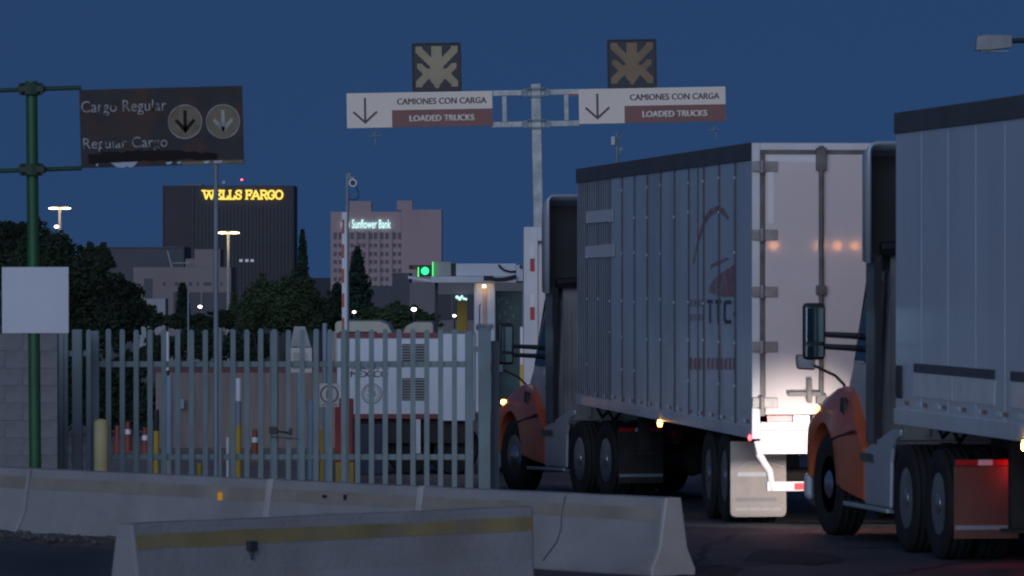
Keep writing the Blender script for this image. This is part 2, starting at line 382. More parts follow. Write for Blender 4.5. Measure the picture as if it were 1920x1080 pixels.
q = M(); q.box((x, yof(.47) - .03, .47), (.085, .05, .075)); q.cyl((x, yof(.5) - .03, .44), (x, yof(.4) - .02, .36), .02, .012, 8)
ob('steel_bracket', q, mat('bracket_steel', (.05, .06, .09), .5, .4), t, bevel=.012)

# ============================================================ block wall at the far left
D = 66.0; s_ = F / D
x1 = PX(108, D); top = PZ(625, D)
wall = thing('block_wall', 'grey concrete block wall behind the green pole', 'wall', (0, D, 0))
bl, bh, bt = .40, .20, .2
q = M(); q.span((x1 - 3.2, .008, 0), (x1 - .012, bt - .01, top - .01)); ob('mortar_bed', q, mortar_m, wall)
full = M().box((bl / 2, 0, bh / 2), (bl - .007, .2, bh - .007)).mesh('block', block_m)
half = M().box((bl / 4, 0, bh / 4 * 2), (bl / 2 - .007, .2, bh - .007)).mesh('half_block', block_m)
rows = int(top / bh) + 1
for r in range(rows):
    z = top - (r + 1) * bh
    if z < -bh: continue
    x = x1
    if r % 2: x -= bl / 2; put('block', half, wall, (x, .1 + random.uniform(-.004, .004), z))
    while x > x1 - 2.6:
        x -= bl; put('block', full, wall, (x, .1 + random.uniform(-.005, .005), z))

# ============================================================ palisade fence and gate
D = 68.0; s_ = F / D
def picket_mesh(wd, h, z0, round_top=True):
    q = M(); r = wd / 2
    poly = [(-r, z0), (r, z0), (r, h - r)]
    if round_top: poly += [(r * math.cos(a), h - r + r * math.sin(a)) for a in [math.pi * i / 8 for i in range(1, 8)]]
    poly += [(-r, h - r)]
    q.prism(poly, 'y', -.02, .02); return q.mesh('picket', fence_m)
topz = PZ(617, D)
gate = thing('palisade_gate', 'long grey steel palisade gate with rounded picket tops', 'gate', (0, D, 0))
pm = picket_mesh(.060, topz, .06)
xs = [178 + 25.93 * i for i in range(28)]
for i, px in enumerate(xs):
    if i in (0, 27): continue
    put('picket', pm, gate, (PX(px, D), -.045, random.uniform(-.008, .008)))
fm = M().span((-.05, -.035, .03), (.05, .035, topz - .02)).mesh('frame_post', fence_m)
for px in (178, 514, 647, 880): put('frame_post', fm, gate, (PX(px, D), .02, 0), bevel=.012)
for py in (683, 857):
    q = M(); q.span((PX(178, D) + .05, -.018, PZ(py, D) - .035), (PX(880, D) - .05, .03, PZ(py, D) + .035)); ob('rail', q, fence_m, gate, bevel=.008)
q = M(); q.span((PX(505, D), -.11, PZ(812, D)), (PX(520, D), -.07, PZ(800, D))); q.cyl((PX(518, D), -.09, PZ(808, D)), (PX(548, D), -.09, PZ(812, D)), .012, None, 8); q.span((PX(543, D), -.12, PZ(815, D)), (PX(549, D), -.07, PZ(803, D)))
q.cyl((PX(508, D), -.09, PZ(818, D)), (PX(562, D), -.09, PZ(823, D)), .006, None, 6)
ob('gate_latch', q, black_m, gate, bevel=.006)
fence = thing('palisade_fence', 'short grey palisade panel between block wall and gate', 'fence', (0, D - .3, 0))
pm2 = picket_mesh(.055, topz, .05)
for px in (112, 120.5): put('picket', pm2, fence, (PX(px, D), -.03, 0))
put('picket', pm2, fence, (PX(127, D), -.03, 0)); put('picket', pm2, fence, (PX(170, D), -.03, 0))
q = M(); q.span((PX(139, D), -.06, 0), (PX(158, D), .06, topz)); ob('fence_post', q, fence_m, fence, bevel=.01)
q = M(); q.span((PX(108, D), 0, PZ(667, D)), (PX(139, D) - .003, .04, PZ(657, D))); q.span((PX(158, D) + .003, 0, PZ(667, D)), (PX(176, D), .04, PZ(657, D))); ob('rail', q, fence_m, fence)
fence2 = thing('palisade_fence', 'wide grey fence post and end panel beside the truck wheel', 'fence', (0, D, 0))
q = M(); q.span((PX(897, D), -.08, -.3), (PX(920, D), .08, PZ(613, D))); ob('fence_post', q, fence_m, fence2, bevel=.01)
q = M(); q.span((PX(885, D), -.02, PZ(660, D)), (PX(897, D) - .003, .02, PZ(650, D))); ob('rail', q, fence_m, fence2)
q = M(); q.span((PX(920, D) + .003, .2, -.3), (PX(936, D), .5, PZ(640, D))); ob('end_panel', q, mat('fence_panel_dark', (.06, .08, .10), .6), fence2)
q = M()
for _ in range(220):                     # dusty ragged weed on the post top
    a = Vector((random.uniform(PX(893, D), PX(924, D)), random.uniform(-.09, .09), PZ(613, D) + random.uniform(-.05, .02)))
    d = Vector((random.uniform(-.03, .03), random.uniform(-.02, .02), random.uniform(.01, .04)))
    q.add([a, a + Vector((.012, 0, 0)), a + d], [(0, 1, 2)])
ob('dry_growth', q, fence_m, fence2)

D = 65.0
b = thing('bollard', 'cream yellow round-topped bollard in front of the fence', 'bollard', (PX(190, D), D, 0))
r = .083; hz = PZ(785, D)
q = M(); q.lathe([(r, 0), (r, hz - r * .6)] + [(r * math.cos(a), hz - r * .6 + r * .6 * math.sin(a)) for a in [R(15 * i) for i in range(1, 6)]] + [(0, hz)], (0, 0, 0), 'z', 20)
ob('bollard_body', q, yellow_b, b, smooth=True)

# ============================================================ old green sign post with rusty sign
D = 62.0; s_ = F / D
gp = thing('sign_post', 'green pole carrying a rusted dark Cargo Regular sign and a blank white board', 'sign post', (PX(67, D), D, 0), ry=R(-.55))
X = lambda px: (px - 67) / s_
Z = lambda py: H - (py - Y0) / s_
q = M(); q.cyl((0, 0, 0), (0, 0, Z(152)), .066, .062, 16); ob('pole', q, green_m, gp, smooth=True)
for py in (167, 318):
    z = Z(py); q = M(); q.cyl((0, 0, z - .065), (0, 0, z + .065), .115, None, 12); q.span((-.14, -.10, z - .035), (.14, .10, z + .04)); c = ob('clamp', q, green_dark, gp, bevel=.01)
    q = M()
    for i in (-1, 1):
        for j in (-1, 1): q.cyl((i * .115, -.13, z + j * .05), (i * .115, -.09, z + j * .05), .016, None, 6)
    ob('bolt', q, dark_m, c)
    q = M(); q.cyl((-.7, 0, z - .02), (X(160), 0, z + .01), .024, None, 10); ob('arm', q, green_dark, gp, smooth=True)
q = M(); q.span((X(151), -.03, Z(312)), (X(456), .012, Z(166))); plate = ob('sign_panel', q, rust_sign, gp, bevel=.004)
plate.location = (0, -.05, 0); piv = X(151)
_c0 = Vector(((X(151) + X(456)) / 2, 0, (Z(312) + Z(166)) / 2)); _d0 = _c0 - Matrix.Rotation(R(-1.0), 3, 'Y') @ _c0
plate.rotation_euler = (0, R(-1.0), 0); plate.location = (_d0.x + .042, -.05, _d0.z - .008)
worn = bpy.data.materials.new('peeling_white_letters'); worn.use_nodes = True
_t = worn.node_tree; _b = _t.nodes['Principled BSDF']; _n = _t.nodes.new('ShaderNodeTexNoise'); _n.inputs['Scale'].default_value = 7; _n.inputs['Detail'].default_value = 4
_c = _t.nodes.new('ShaderNodeTexCoord'); _r = _t.nodes.new('ShaderNodeValToRGB'); _t.links.new(_c.outputs['Object'], _n.inputs[0]); _t.links.new(_n.outputs[0], _r.inputs[0])
_r.color_ramp.elements[0].position = .40; _r.color_ramp.elements[0].color = (.05, .03, .028, 1); _r.color_ramp.elements[1].position = .50; _r.color_ramp.elements[1].color = (.42, .40, .38, 1)
_t.links.new(_r.outputs[0], _b.inputs['Base Color'])
put('lettering', text_mesh('lettering', 'Cargo Regular', 160 / s_, 29 / s_, worn, fat=.002), plate, (X(234), -.034, Z(201.5)))
put('lettering', text_mesh('lettering', 'Regular Cargo', 158 / s_, 27 / s_, worn, fat=.002), plate, (X(235), -.034, Z(270)))
disc_m = mat('faded_yellow_disc', (.20, .15, .085), .6, var=.3, scale=3, dirt=(.05, .03, .025), dirt_amt=.8, dscale=3)
ring_m = mat('worn_white_ring', (.40, .38, .35), .6, var=.3, scale=5, dirt=(.08, .06, .05), dirt_amt=.9, dscale=4)
for k, (cx, cy) in enumerate(((348, 231), (419, 231))):
    rr = 31 / s_; c = (X(cx), 0, Z(cy + (k * 1.2)))
    q = M(); q.cyl((c[0], -.031, c[2]), (c[0], -.036, c[2]), rr * .94, None, 28); dsk = ob('disc', q, disc_m, plate)
    q = M(); pts = [(c[0] + rr * math.cos(R(12 * i)), -.037, c[2] + rr * math.sin(R(12 * i))) for i in range(31)]; q.tube(pts, .008, 6); ob('disc_ring', q, ring_m, plate)
    u = rr
    q = poly_plate([[(-.1 * u, .7 * u), (.1 * u, .7 * u), (.1 * u, -.5 * u), (-.1 * u, -.5 * u)], [(-.62 * u, .05 * u), (-.5 * u, .2 * u), (.1 * u, -.45 * u), (0, -.7 * u)], [(.62 * u, .05 * u), (.5 * u, .2 * u), (-.1 * u, -.45 * u), (0, -.7 * u)]], rust_dark if k == 0 else ring_m, 'arrow', .003)
    put('arrow', q, plate, (c[0], -.0365, c[2]))
q = M(); pts = []
for i in range(24): pts.append((X(165 + i * 10.5), Z(294 - 9 * math.sin(i / 23 * math.pi * .9 + .4) - random.uniform(0, 5))))
for i in range(24)[::-1]: pts.append((X(165 + i * 10.5), Z(303 - i * .08 + random.uniform(-2, 3))))
ob('burnt_patch', q.prism(pts, 'y', -.031, -.0345), rust_dark, plate)
q = M(); q.prism([(X(207), Z(304)), (X(258), Z(303)), (X(250), Z(311)), (X(243), Z(314)), (X(237), Z(311)), (X(229), Z(314)), (X(217), Z(312))], 'y', -.036, -.039)
flake_m = mat('bare_flake', (.42, .44, .50), .5, var=.15); ob('peeled_flake', q, flake_m, plate)
for a, b_ in ((178, 184), (309, 322), (330, 339), (380, 392), (398, 416)): q = M(); q.prism([(X(a), Z(306)), (X(b_), Z(304.5)), (X(b_ - 2), Z(309)), (X(a + 3), Z(310))], 'y', -.036, -.039); ob('peeled_flake', q, flake_m, plate)
q = M(); q.span((X(340), -.031, Z(311.5)), (X(455), -.035, Z(305))); ob('torn_edge', q, disc_m, plate)
q = M(); q.span((X(6), -.09, Z(623)), (X(131), -.075, Z(499))); nb = ob('notice_board', q, white_board, gp, bevel=.004, label='blank white square board on the green pole')
nb.rotation_euler = (0, R(.4), 0); nb.location = (0, 0, -.01)
# slim grey pole in front of the gate
D = 67.0
q = M(); q.cyl((0, 0, 0), (0, 0, PZ(300, D)), .030, .028, 12); t = ob('slim_pole', q, galv_d, loc=(PX(405, D), D, 0), smooth=True)
tag(t, 'tall slim blue-grey pole rising in front of the gate to the rusty sign', 'pole')

# ============================================================ trees
def leaves(q, c, r, n, s):
    for _ in range(n):
        while True:
            p = Vector([random.uniform(-1, 1) for _ in range(3)])
            if .25 < p.length < 1: break
        p *= (random.random() ** .35) / max(p.length, .3) * min(1, p.length + .25)
        p = Vector((c[0] + p.x * r[0], c[1] + p.y * r[1], c[2] + p.z * r[2]))
        d1 = Vector([random.gauss(0, 1) for _ in range(3)]).normalized(); d2 = d1.orthogonal().normalized()
        k = s * random.uniform(.6, 1.3)
        q.add([p - d1 * k * .5 - d2 * k * .22, p - d2 * k * .3 + d1 * k * .1, p + d1 * k * .6, p + d2 * k * .3], [(0, 1, 2, 3)])
def tree(name, label, blobs, D, m, leaf=.2, dens=1.0, trunk=None, cat='tree', group=None):
    """blobs: photo column, row and radii in photo pixels"""
    bx_ = trunk if trunk else sum(b[0] for b in blobs) / len(blobs)
    g = gz(D); s_ = F / D
    t = thing(name, label, cat, (PX(bx_, D), D, g), group=group)
    q = M(); bk = M(); zmin = min(PZ(b[1], D) for b in blobs) - g
    for b in blobs:
        r = (b[2] / s_, max(b[2], b[3]) / s_ * .8, b[3] / s_)
        c = (PX(b[0], D) - PX(bx_, D), random.uniform(-.3, .3) * r[0], PZ(b[1], D) - g)
        # an uneven set of smaller clumps makes the blob
        for i in range(9):
            a = random.uniform(0, 6.28); e = random.uniform(-.8, 1)
            cc = (c[0] + r[0] * .62 * math.cos(a) * (1 - abs(e) * .4), c[1] + r[1] * .6 * math.sin(a), c[2] + r[2] * .62 * e)
            rr = random.uniform(.32, .5)
            leaves(q, cc, (r[0] * rr, r[1] * rr, r[2] * rr), int(dens * 130), leaf)
        for i in range(10):      # loose sprays that break the outline
            a = random.uniform(0, 6.28); e = random.uniform(-.3, 1.05)
            cc = (c[0] + r[0] * 1.02 * math.cos(a) * math.sqrt(max(.05, 1 - e * e * .8)), c[1] + r[1] * .9 * math.sin(a), c[2] + r[2] * 1.0 * e)
            rr = random.uniform(.10, .22); leaves(q, cc, (r[0] * rr, r[1] * rr, r[2] * rr), int(dens * 18), leaf)
        leaves(q, c, (r[0] * .75, r[1] * .75, r[2] * .75), int(dens * 320), leaf * 1.2)
        mid = Vector((c[0] * .4, c[1] * .4, zmin * .6))
        bk.tube([(0, 0, zmin * .35), mid, (c[0], c[1], c[2])], [.05 * r[0] + .04, .04 * r[0] + .03, .02], 6)
    tr = max(.06, .05 * max(b[2] for b in blobs) / s_)
    bk.tube([(0, 0, -.1), (.02, 0, zmin * .35), (0, 0, zmin * .8)], [tr * 1.4, tr, tr * .7], 8)
    ob('trunk', bk, bark, t, smooth=True); ob('crown', q, m, t)
    return t
tree('broadleaf_tree', 'large dark broadleaf tree behind the white board and gate', [(40, 500, 85, 75), (95, 490, 60, 55), (150, 530, 75, 65), (205, 570, 60, 60), (60, 590, 110, 70), (170, 620, 90, 60), (240, 600, 35, 45), (20, 450, 50, 35), (175, 490, 35, 30)], 130, leaf_d, .115, 2.6, 110)
tree('shrub', 'dark shrub low behind the left end of the gate', [(215, 740, 55, 75), (262, 770, 32, 55), (165, 740, 40, 80), (240, 690, 45, 40), (135, 720, 40, 90)], 92, leaf_d, .08, 1.8, 220, 'shrub')
tree('broadleaf_tree', 'small dark bush beside the pale wall left of the slim pole', [(275, 595, 24, 22), (290, 600, 14, 16)], 240, leaf_d, .2, .6, 276, 'bush')
tree('broadleaf_tree', 'broad dark round tree below the dark tower', [(480, 570, 42, 50), (520, 560, 50, 45), (560, 555, 42, 42), (540, 600, 70, 40), (470, 600, 35, 35)], 260, leaf_g, .19, 1.9, 515)
tree('broadleaf_tree', 'dark tree filling the gap left of the tan bank tower', [(600, 585, 26, 38), (622, 590, 22, 40)], 270, leaf_d, .19, 1.5, 608)
tree('broadleaf_tree', 'low spreading tree right of the raised barrier arm', [(715, 592, 40, 22), (755, 588, 40, 20), (735, 600, 60, 20), (800, 605, 30, 16)], 290, leaf_g, .19, 1.5, 735)
tree('broadleaf_tree', 'low dark hedge-like tree in front of the tan civic building', [(330, 605, 30, 16), (380, 605, 36, 18), (420, 600, 26, 20), (300, 655, 34, 40), (350, 650, 45, 40), (410, 650, 50, 40), (470, 655, 50, 36)], 300, leaf_d, .19, 1.3, 375)
q = M()
for i in range(60):
    x = -150 + i * 5 + random.uniform(-2, 2); y = 470 + random.uniform(-25, 40); hh = random.uniform(5.5, 8.2); g = gz(y)
    leaves(q, (x, y, g + hh * .55), (3.6, 3, hh * .5), 130, .9); q.cyl((x, y, g - .2), (x, y, g + hh * .5), .25, .15, 5)
ob('treeline', q, leaf_d, kind='stuff')
def conifer(label, px, ptop, pbot, hw, D, group='dark conifers before the far towers'):
    g = gz(D); s_ = F / D; t = thing('conifer_tree', label, 'tree', (PX(px, D), D, g), group=group)
    z0 = PZ(pbot, D) - g; z1 = PZ(ptop, D) - g; q = M(); n = 26
    for i in range(n):
        f = i / (n - 1); z = z0 + (z1 - z0) * f; r = hw / s_ * (1 - f) ** .75 * random.uniform(.75, 1.15) + .1
        leaves(q, (random.uniform(-.1, .1) * r, 0, z), (r, r, (z1 - z0) / n * 1.3), int(70 + 120 * (1 - f)), .32)
    ob('crown', q, leaf_c, t)
    q = M(); q.cyl((0, 0, -.2), (0, 0, z1 * .9), .3, .06, 8); ob('trunk', q, bark, t)
conifer('tall narrow cypress at the right edge of the dark tower', 567, 438, 590, 16, 420)
conifer('pointed conifer in front of the tan bank tower', 670, 470, 610, 34, 300)
conifer('short conifer left of the striped barrier arm', 632, 535, 615, 22, 310)
conifer('small pointed conifer before the tan civic building', 342, 535, 610, 14, 330)

# ============================================================ far buildings
def slab(name, px0, px1, py0, D, m, depth, parent, zb=None, dy=0, **k):
    q = M(); q.span((PX(px0, D), dy, gz(D) if zb is None else zb), (PX(px1, D), dy + depth, PZ(py0, D))); return ob(name, q, m, parent, **k)
D = 2400; s_ = F / D
tw = thing('office_tower', 'dark office tower with glowing yellow serif letters at its roofline', 'building', (0, D, 0))
slab('tower_wall', 305, 551, 348, D, tower_m, 40, tw)
strip = M().span((-.5, -.5, PZ(700, D)), (.5, 0, PZ(386, D))).mesh('window_strip', tower_g)
for i in range(27): put('window_strip', strip, tw, (PX(369 + i * 6.75, D), 0, 0))
strip2 = M().span((-.75, -.5, PZ(700, D)), (.75, 0, PZ(386, D))).mesh('window_strip', tower_m)
q = M(); q.span((PX(305, D), -.8, PZ(700, D)), (PX(306.5, D), 0, PZ(348, D))); q.span((PX(361, D), -.8, PZ(700, D)), (PX(363, D), 0, PZ(348, D))); ob('corner_fin', q, slate_m, tw)
q = M(); q.span((PX(345, D), 6, PZ(348, D)), (PX(378, D), 20, PZ(345, D))); q.span((PX(480, D), 6, PZ(348, D)), (PX(492, D), 20, PZ(346, D))); ob('roof_plant', q, slate_w, tw)
for px in (452, 463, 473):
    q = M(); q.span((PX(px - 3, D), -.9, PZ(491, D)), (PX(px + 3, D), -.5, PZ(486, D))); ob('lit_window', q, g_win, tw)
q = M(); q.cyl((PX(452, D), 6, PZ(348, D)), (PX(452, D), 6, PZ(339, D)), .15, None, 6); ob('mast', q, slate_w, tw)
q = M(); q.lathe([(0, -.45), (.4, -.2), (.4, .2), (0, .45)], (PX(452, D), 6, PZ(336.5, D)), 'z', 8); ob('aircraft_light', q, g_redspot, tw)
q = M(); q.lathe([(0, -.9), (.7, -.4), (.8, .2), (0, .8)], (PX(418, D), 8, PZ(341.5, D)), 'z', 8); ob('roof_dome', q, white_p, tw)
# slab-serif letters from strokes on a 0..1 box
ST = {'W': ([[(.05, 1), (.27, 0), (.5, .8), (.73, 0), (.95, 1)]], [(.07, 1), (.5, .95), (.93, 1)]),
      'E': ([[(.22, 0), (.22, 1)], [(.1, 1), (.92, 1), (.92, .72)], [(.22, .52), (.7, .52), (.7, .4)], [(.1, 0), (.95, 0), (.95, .3)], [(.7, .52), (.7, .66)]], []),
      'L': ([[(.25, 1), (.25, 0)], [(.1, 0), (.92, 0), (.92, .34)]], [(.25, 1)]),
      'S': ([[(.88, .68), (.88, .95), (.72, .98), (.5, 1), (.22, .94), (.12, .76), (.22, .6), (.5, .5), (.8, .4), (.9, .24), (.78, .06), (.5, 0), (.26, .04), (.1, .08), (.1, .34)]], []),
      'F': ([[(.22, 0), (.22, 1)], [(.1, 1), (.92, 1), (.92, .7)], [(.22, .5), (.7, .5)], [(.7, .36), (.7, .64)]], [(.22, 0)]),
      'A': ([[(.08, 0), (.48, 1), (.92, 0)], [(.24, .34), (.76, .34)]], [(.1, 0), (.9, 0)]),
      'R': ([[(.2, 0), (.2, 1)], [(.1, 1), (.6, 1), (.82, .9), (.86, .74), (.78, .56), (.56, .48), (.2, .48)], [(.54, .48), (.86, 0), (.98, 0)]], [(.2, 0)]),
      'G': ([[(.88, .68), (.86, .92), (.7, .97), (.5, 1), (.24, .9), (.08, .62), (.08, .36), (.24, .08), (.5, 0), (.74, .06), (.86, .18), (.86, .44)], [(.58, .44), (.98, .44)]], []),
      'O': ([[(.5, 1), (.24, .92), (.08, .64), (.08, .36), (.24, .08), (.5, 0), (.76, .08), (.92, .36), (.92, .64), (.76, .92), (.5, 1)]], [])}
def slab_letter(ch, x, z, wd, ht, th, m, parent, dy):
    q = M(); st, sf = ST[ch]
    def line(a, b_, t):
        a = Vector((x + a[0] * wd, z + a[1] * ht)); b_ = Vector((x + b_[0] * wd, z + b_[1] * ht)); d = (b_ - a)
        if d.length < 1e-5: return
        ang = math.atan2(d.y, d.x)
        q.box(((a.x + b_.x) / 2, dy, (a.y + b_.y) / 2), (d.length + t * .55, .5, t), ry=-ang)
    for pl in st:
        for a, b_ in zip(pl, pl[1:]): line(a, b_, th)
    for fx, fy in sf: line((fx - .17, fy), (fx + .17, fy), th * .8)
    for i, v in enumerate(q.v): q.v[i] = (v[0], v[1] + (i // 8) * .004, v[2])
    ob('sign_letter', q, m, parent)
ht = 15.5 / s_
for ch, px, wpx in [('W', 381, 22), ('E', 402.5, 13), ('L', 416, 12.5), ('L', 428.5, 12.5), ('S', 441.5, 12), ('F', 460, 13), ('A', 472, 16), ('R', 487.5, 14.5), ('G', 502, 13.5), ('O', 516, 15)]:
    slab_letter(ch, PX(px, D), PZ(373, D), wpx / s_, ht, 3.4 / s_, g_wf, tw, -1.2)
D = 2200; s_ = F / D
bk = thing('bank_tower', 'tan office block with white glowing rooftop letters and small square windows', 'building', (0, D, 0))
slab('tower_wall', 620, 752, 397, D, bank_m, 34, bk); slab('tower_wall', 752.4, 828, 393, D, bank_m, 34, bk, dy=-.5)
slab('penthouse', 655, 696, 377, D, bank_m, 14, bk, zb=PZ(396.8, D), dy=3); slab('penthouse', 744, 773, 376, D, bank_m, 14, bk, zb=PZ(392.8, D), dy=3)
wm = M().span((-.62, -.25, -.6), (.62, .3, .6)).mesh('window', bank_g)
for r, (py, h) in enumerate(((442, 13), (460, 7.5), (476, 7.5), (491, 7.5), (507, 7.5), (523, 7.5), (538, 7.5))):
    for px in (629, 638.5, 652, 660.5, 674, 682.5, 695.5, 704.5, 716.5, 726, 740, 749.5):
        o = put('window', wm, bk, (PX(px - .6, D), 0, PZ(py, D))); o.scale = (1, 1, h / 6.2)
for px in (645, 667, 689, 710.5, 733):
    q = M(); q.span((PX(px - 2.2, D), -.9, PZ(560, D)), (PX(px + 2.2, D), -.05, PZ(432, D))); ob('pilaster', q, bank_m, bk)
put('rooftop_lettering', text_mesh('rooftop_lettering', 'Sunflower Bank', 73 / s_, 17 / s_, g_sun, ext=.4, fat=.012), bk, (PX(696.5, D), -.6, PZ(420, D)))
q = M()
for dx, sc_ in ((-5, 1), (0, 1.15), (5, 1)):
    q.prism([(PX(648 + dx - 1.6, D), PZ(427, D)), (PX(648 + dx + 1.6, D), PZ(427, D)), (PX(648 + dx + 2.2, D), PZ(419, D)), (PX(648 + dx, D), PZ(420 - 7 * sc_, D)), (PX(648 + dx - 2.2, D), PZ(419, D))], 'y', -1.0, -.6)
ob('logo', q, g_sun, bk)
D = 900; s_ = F / D
cv = thing('civic_building', 'tan stepped civic building with a row of small dark openings', 'building', (0, D, 0))
slab('lower_block', 250, 433, 501, D, civic_m, 18, cv); slab('upper_block', 362, 410, 467, D, civic_m, 10, cv, zb=PZ(500.8, D), dy=4)
slab('stair_block', 345, 361.7, 485, D, civic_m, 8, cv, zb=PZ(500.8, D), dy=4)
for px, wd in ((308, 5), (331, 7), (346, 4), (357, 6), (371, 4), (389, 15), (415, 4)):
    q = M(); q.span((PX(px - wd / 2, D), -.06, PZ(535.5, D)), (PX(px + wd / 2, D), .5, PZ(529, D))); ob('opening', q, civic_d, cv)
q = M(); q.span((PX(270, D), -.06, PZ(559, D)), (PX(286, D), .5, PZ(522, D))); ob('window', q, civic_d, cv)
q = M(); q.span((PX(325, D), -.06, PZ(600, D)), (PX(433, D) + .02, .5, PZ(548, D))); ob('window', q, civic_d, cv)
for px in (352, 378, 405): q = M(); q.span((PX(px - 1.5, D), -.3, PZ(600, D)), (PX(px + 1.5, D), -.07, PZ(548, D))); ob('pillar', q, civic_m, cv)
q = M(); q.prism([(PX(311, D), PZ(470, D)), (PX(313.5, D), PZ(470, D)), (PX(322, D), PZ(500.8, D)), (PX(319, D), PZ(500.8, D))], 'y', 2, 2.5); q.span((PX(322, D), 2, PZ(494, D)), (PX(356, D), 2.4, PZ(492, D))); ob('roof_rail', q, galv_d, cv)
D = 700
t = thing('low_wall_building', 'pale low wall block beside the dark bush', 'building', (0, D, 0)); slab('wall', 262, 310, 560, D, mat('pale_wall', (.36, .34, .36), .8, var=.05), 6, t)
D = 1400
t = thing('warehouse', 'low dark slate building left of the dark tower', 'building', (0, D, 0)); slab('wall', 150, 345, 464, D, slate_m, 30, t)
slab('roof_edge', 150, 345, 462.6, D, slate_w, 31, t, zb=PZ(463.9, D), dy=-.5)
D = 750
t = thing('grey_office', 'grey low office behind the inspection booth with dark window bands', 'building', (0, D, 0))
slab('wall', 768, 985, 530, D, slate_w, 20, t); slab('wall', 735, 767.8, 512, D, slate_m, 20, t); slab('wall', 680, 734.8, 537, D, slate_m, 20, t)
for a, b_ in ((820, 846), (848, 873), (875, 895)):
    q = M(); q.span((PX(a, D), -.1, PZ(600, D)), (PX(b_, D), .4, PZ(552, D))); ob('window', q, tower_g, t)
q = M()
for px, py, r in ((857, 557, 3.2), (862, 560, 3.5), (866, 556, 2.6), (870, 560, 2.6), (874, 561, 2.2)): q.lathe([(0, -.25), (r / 14.4, -.15), (r / 14.4, .15), (0, .25)], (PX(px, D), -.4, PZ(py, D)), 'y', 10)
ob('lit_logo', q, g_sun, t)

# ============================================================ far lamps
def lamp_post(label, px, py, D, double=True):
    g = gz(D); s_ = F / D; t = thing('street_lamp', label, 'street lamp', (PX(px, D), D, g), group='tall lit yard lamps'); z = PZ(py, D) - g
    q = M(); q.cyl((0, 0, 0), (0, 0, z), .17, .10, 8); ob('pole', q, booth_g, t, smooth=True)
    q = M(); q.span((-15 / s_, -.06, z - .02), (15 / s_, .06, z + .06)); ob('cross_arm', q, dark_m, t)
    for sx in (-1, 1):
        q = M(); q.lathe([(0, -.18), (.42, -.12), (.45, .05), (.2, .16), (0, .18)], (0, 0, 0), 'z', 12); ob('lamp_head', q, g_sodium, t, loc=(sx * 11 / s_, 0, z - .1)).scale = (.86, .7, .42)
    pl = bpy.data.lights.new('lamp_light', 'POINT'); pl.energy = 70; pl.color = (1, .75, .42); pl.shadow_soft_size = .3
    po = bpy.data.objects.new('lamp_light', pl); col.objects.link(po); po.parent = t; po.location = (0, -1.2, z - .8)
lamp_post('twin-head lit lamp above the big tree at far left', 112, 388, 420)
lamp_post('twin-head lit lamp before the dark tower', 428, 434, 420)
def spot(label, px, py, D, r, m, post=True):
    s_ = F / D; t = thing('floodlight', label, 'floodlight', (PX(px, D), D, gz(D)), group='small white floodlights in the yard beyond'); z = PZ(py, D) - gz(D)
    q = M(); q.cyl((0, .12, 0), (0, .12, z), .05, .04, 8); ob('pole', q, dark_m, t)
    q = M(); q.lathe([(0, -.08), (r * .62 / s_, -.05), (r * .62 / s_, .05), (0, .08)], (0, 0, 0), 'y', 12); ob('lamp_head', q, m, t, loc=(0, 0, z)).scale = (1.3, 1, .85)
spot('small white floodlight left of the slim pole', 375, 575, 320, 4.5, g_white)
spot('bright white floodlight left of the inspection booth', 776, 580, 280, 6, g_white)
spot('small oval white floodlight beside the amber panel', 852, 592, 280, 4, g_white)
spot('small white floodlight behind the striped barrier arm', 664, 585, 280, 4, g_white)
spot('faint white floodlight in the dark bush', 253, 581, 239, 3, g_white)
spot('small lit lamp hidden in the top of the big tree', 30, 421, 137, 3.5, g_sodium)
spot('small white lamp below the left twin-head lamp', 106, 425, 330, 5, g_white)
for px, py, l in ((353, 546, 'thin pale pole before the tan civic building'),):
    D = 250; q = M(); q.cyl((0, 0, 0), (0, 0, PZ(py, D) - gz(D)), .05, .04, 6); t = ob('thin_pole', q, galv_d, loc=(PX(px, D), D, gz(D))); tag(t, l, 'pole')
# ============================================================ cream vans beyond the yard
def van(label, px0, px1, py, D, flip):
    s_ = F / D; wd = (px1 - px0) / s_; zt = PZ(py, D) - gz(D)
    t = thing('parked_van', label, 'van', (PX(px0, D), D, gz(D)), group='cream vans parked beyond the yard')
    pr = [(0, .3), (wd, .3), (wd, zt - .35), (wd - .12, zt - .1), (wd - .35, zt), (.05, zt), (0, zt - .1)]
    if flip: pr = [(wd - x, z) for x, z in pr]
    q = M(); q.prism(pr, 'y', 0, 4); ob('body', q, cream_p, t, bevel=.05)
    q = M(); a = .12 if not flip else .35; q.span((a, -.02, zt - .75), (wd - .45 + (0 if not flip else .3), .02, zt - .3)); ob('window', q, glass_d, t)
    for x in (.3, wd - .35):
        q = M(); q.lathe([(.0, -.12), (.3, -.12), (.33, -.06), (.33, .1), (0, .12)], (x, .05, .33), 'y', 16); ob('tyre', q, rubber, t)
van('cream van roof directly right of the striped arm', 628, 736, 602, 165, False)
van('cream van roof left of the dark booth post', 754, 813, 604, 168, True)
D = 150
t = thing('canvas_canopy', 'small pale peaked canopy behind the gate frame', 'canopy', (PX(565, D), D, 0))
q = M(); q.loft([[(-.28, -.3, PZ(650, D)), (.26, -.3, PZ(650, D)), (.26, .4, PZ(650, D)), (-.28, .4, PZ(650, D))], [(-.18, -.1, PZ(612, D)), (.1, -.1, PZ(612, D)), (.1, .2, PZ(612, D)), (-.18, .2, PZ(612, D))]]); ob('canopy_cover', q, mat('canopy_cloth', (.35, .34, .33), .8), t)
q = M()
for x in (-.26, .24): q.cyl((x, -.28, 0), (x, -.28, PZ(650, D)), .02, None, 6)
ob('leg', q, galv_d, t)

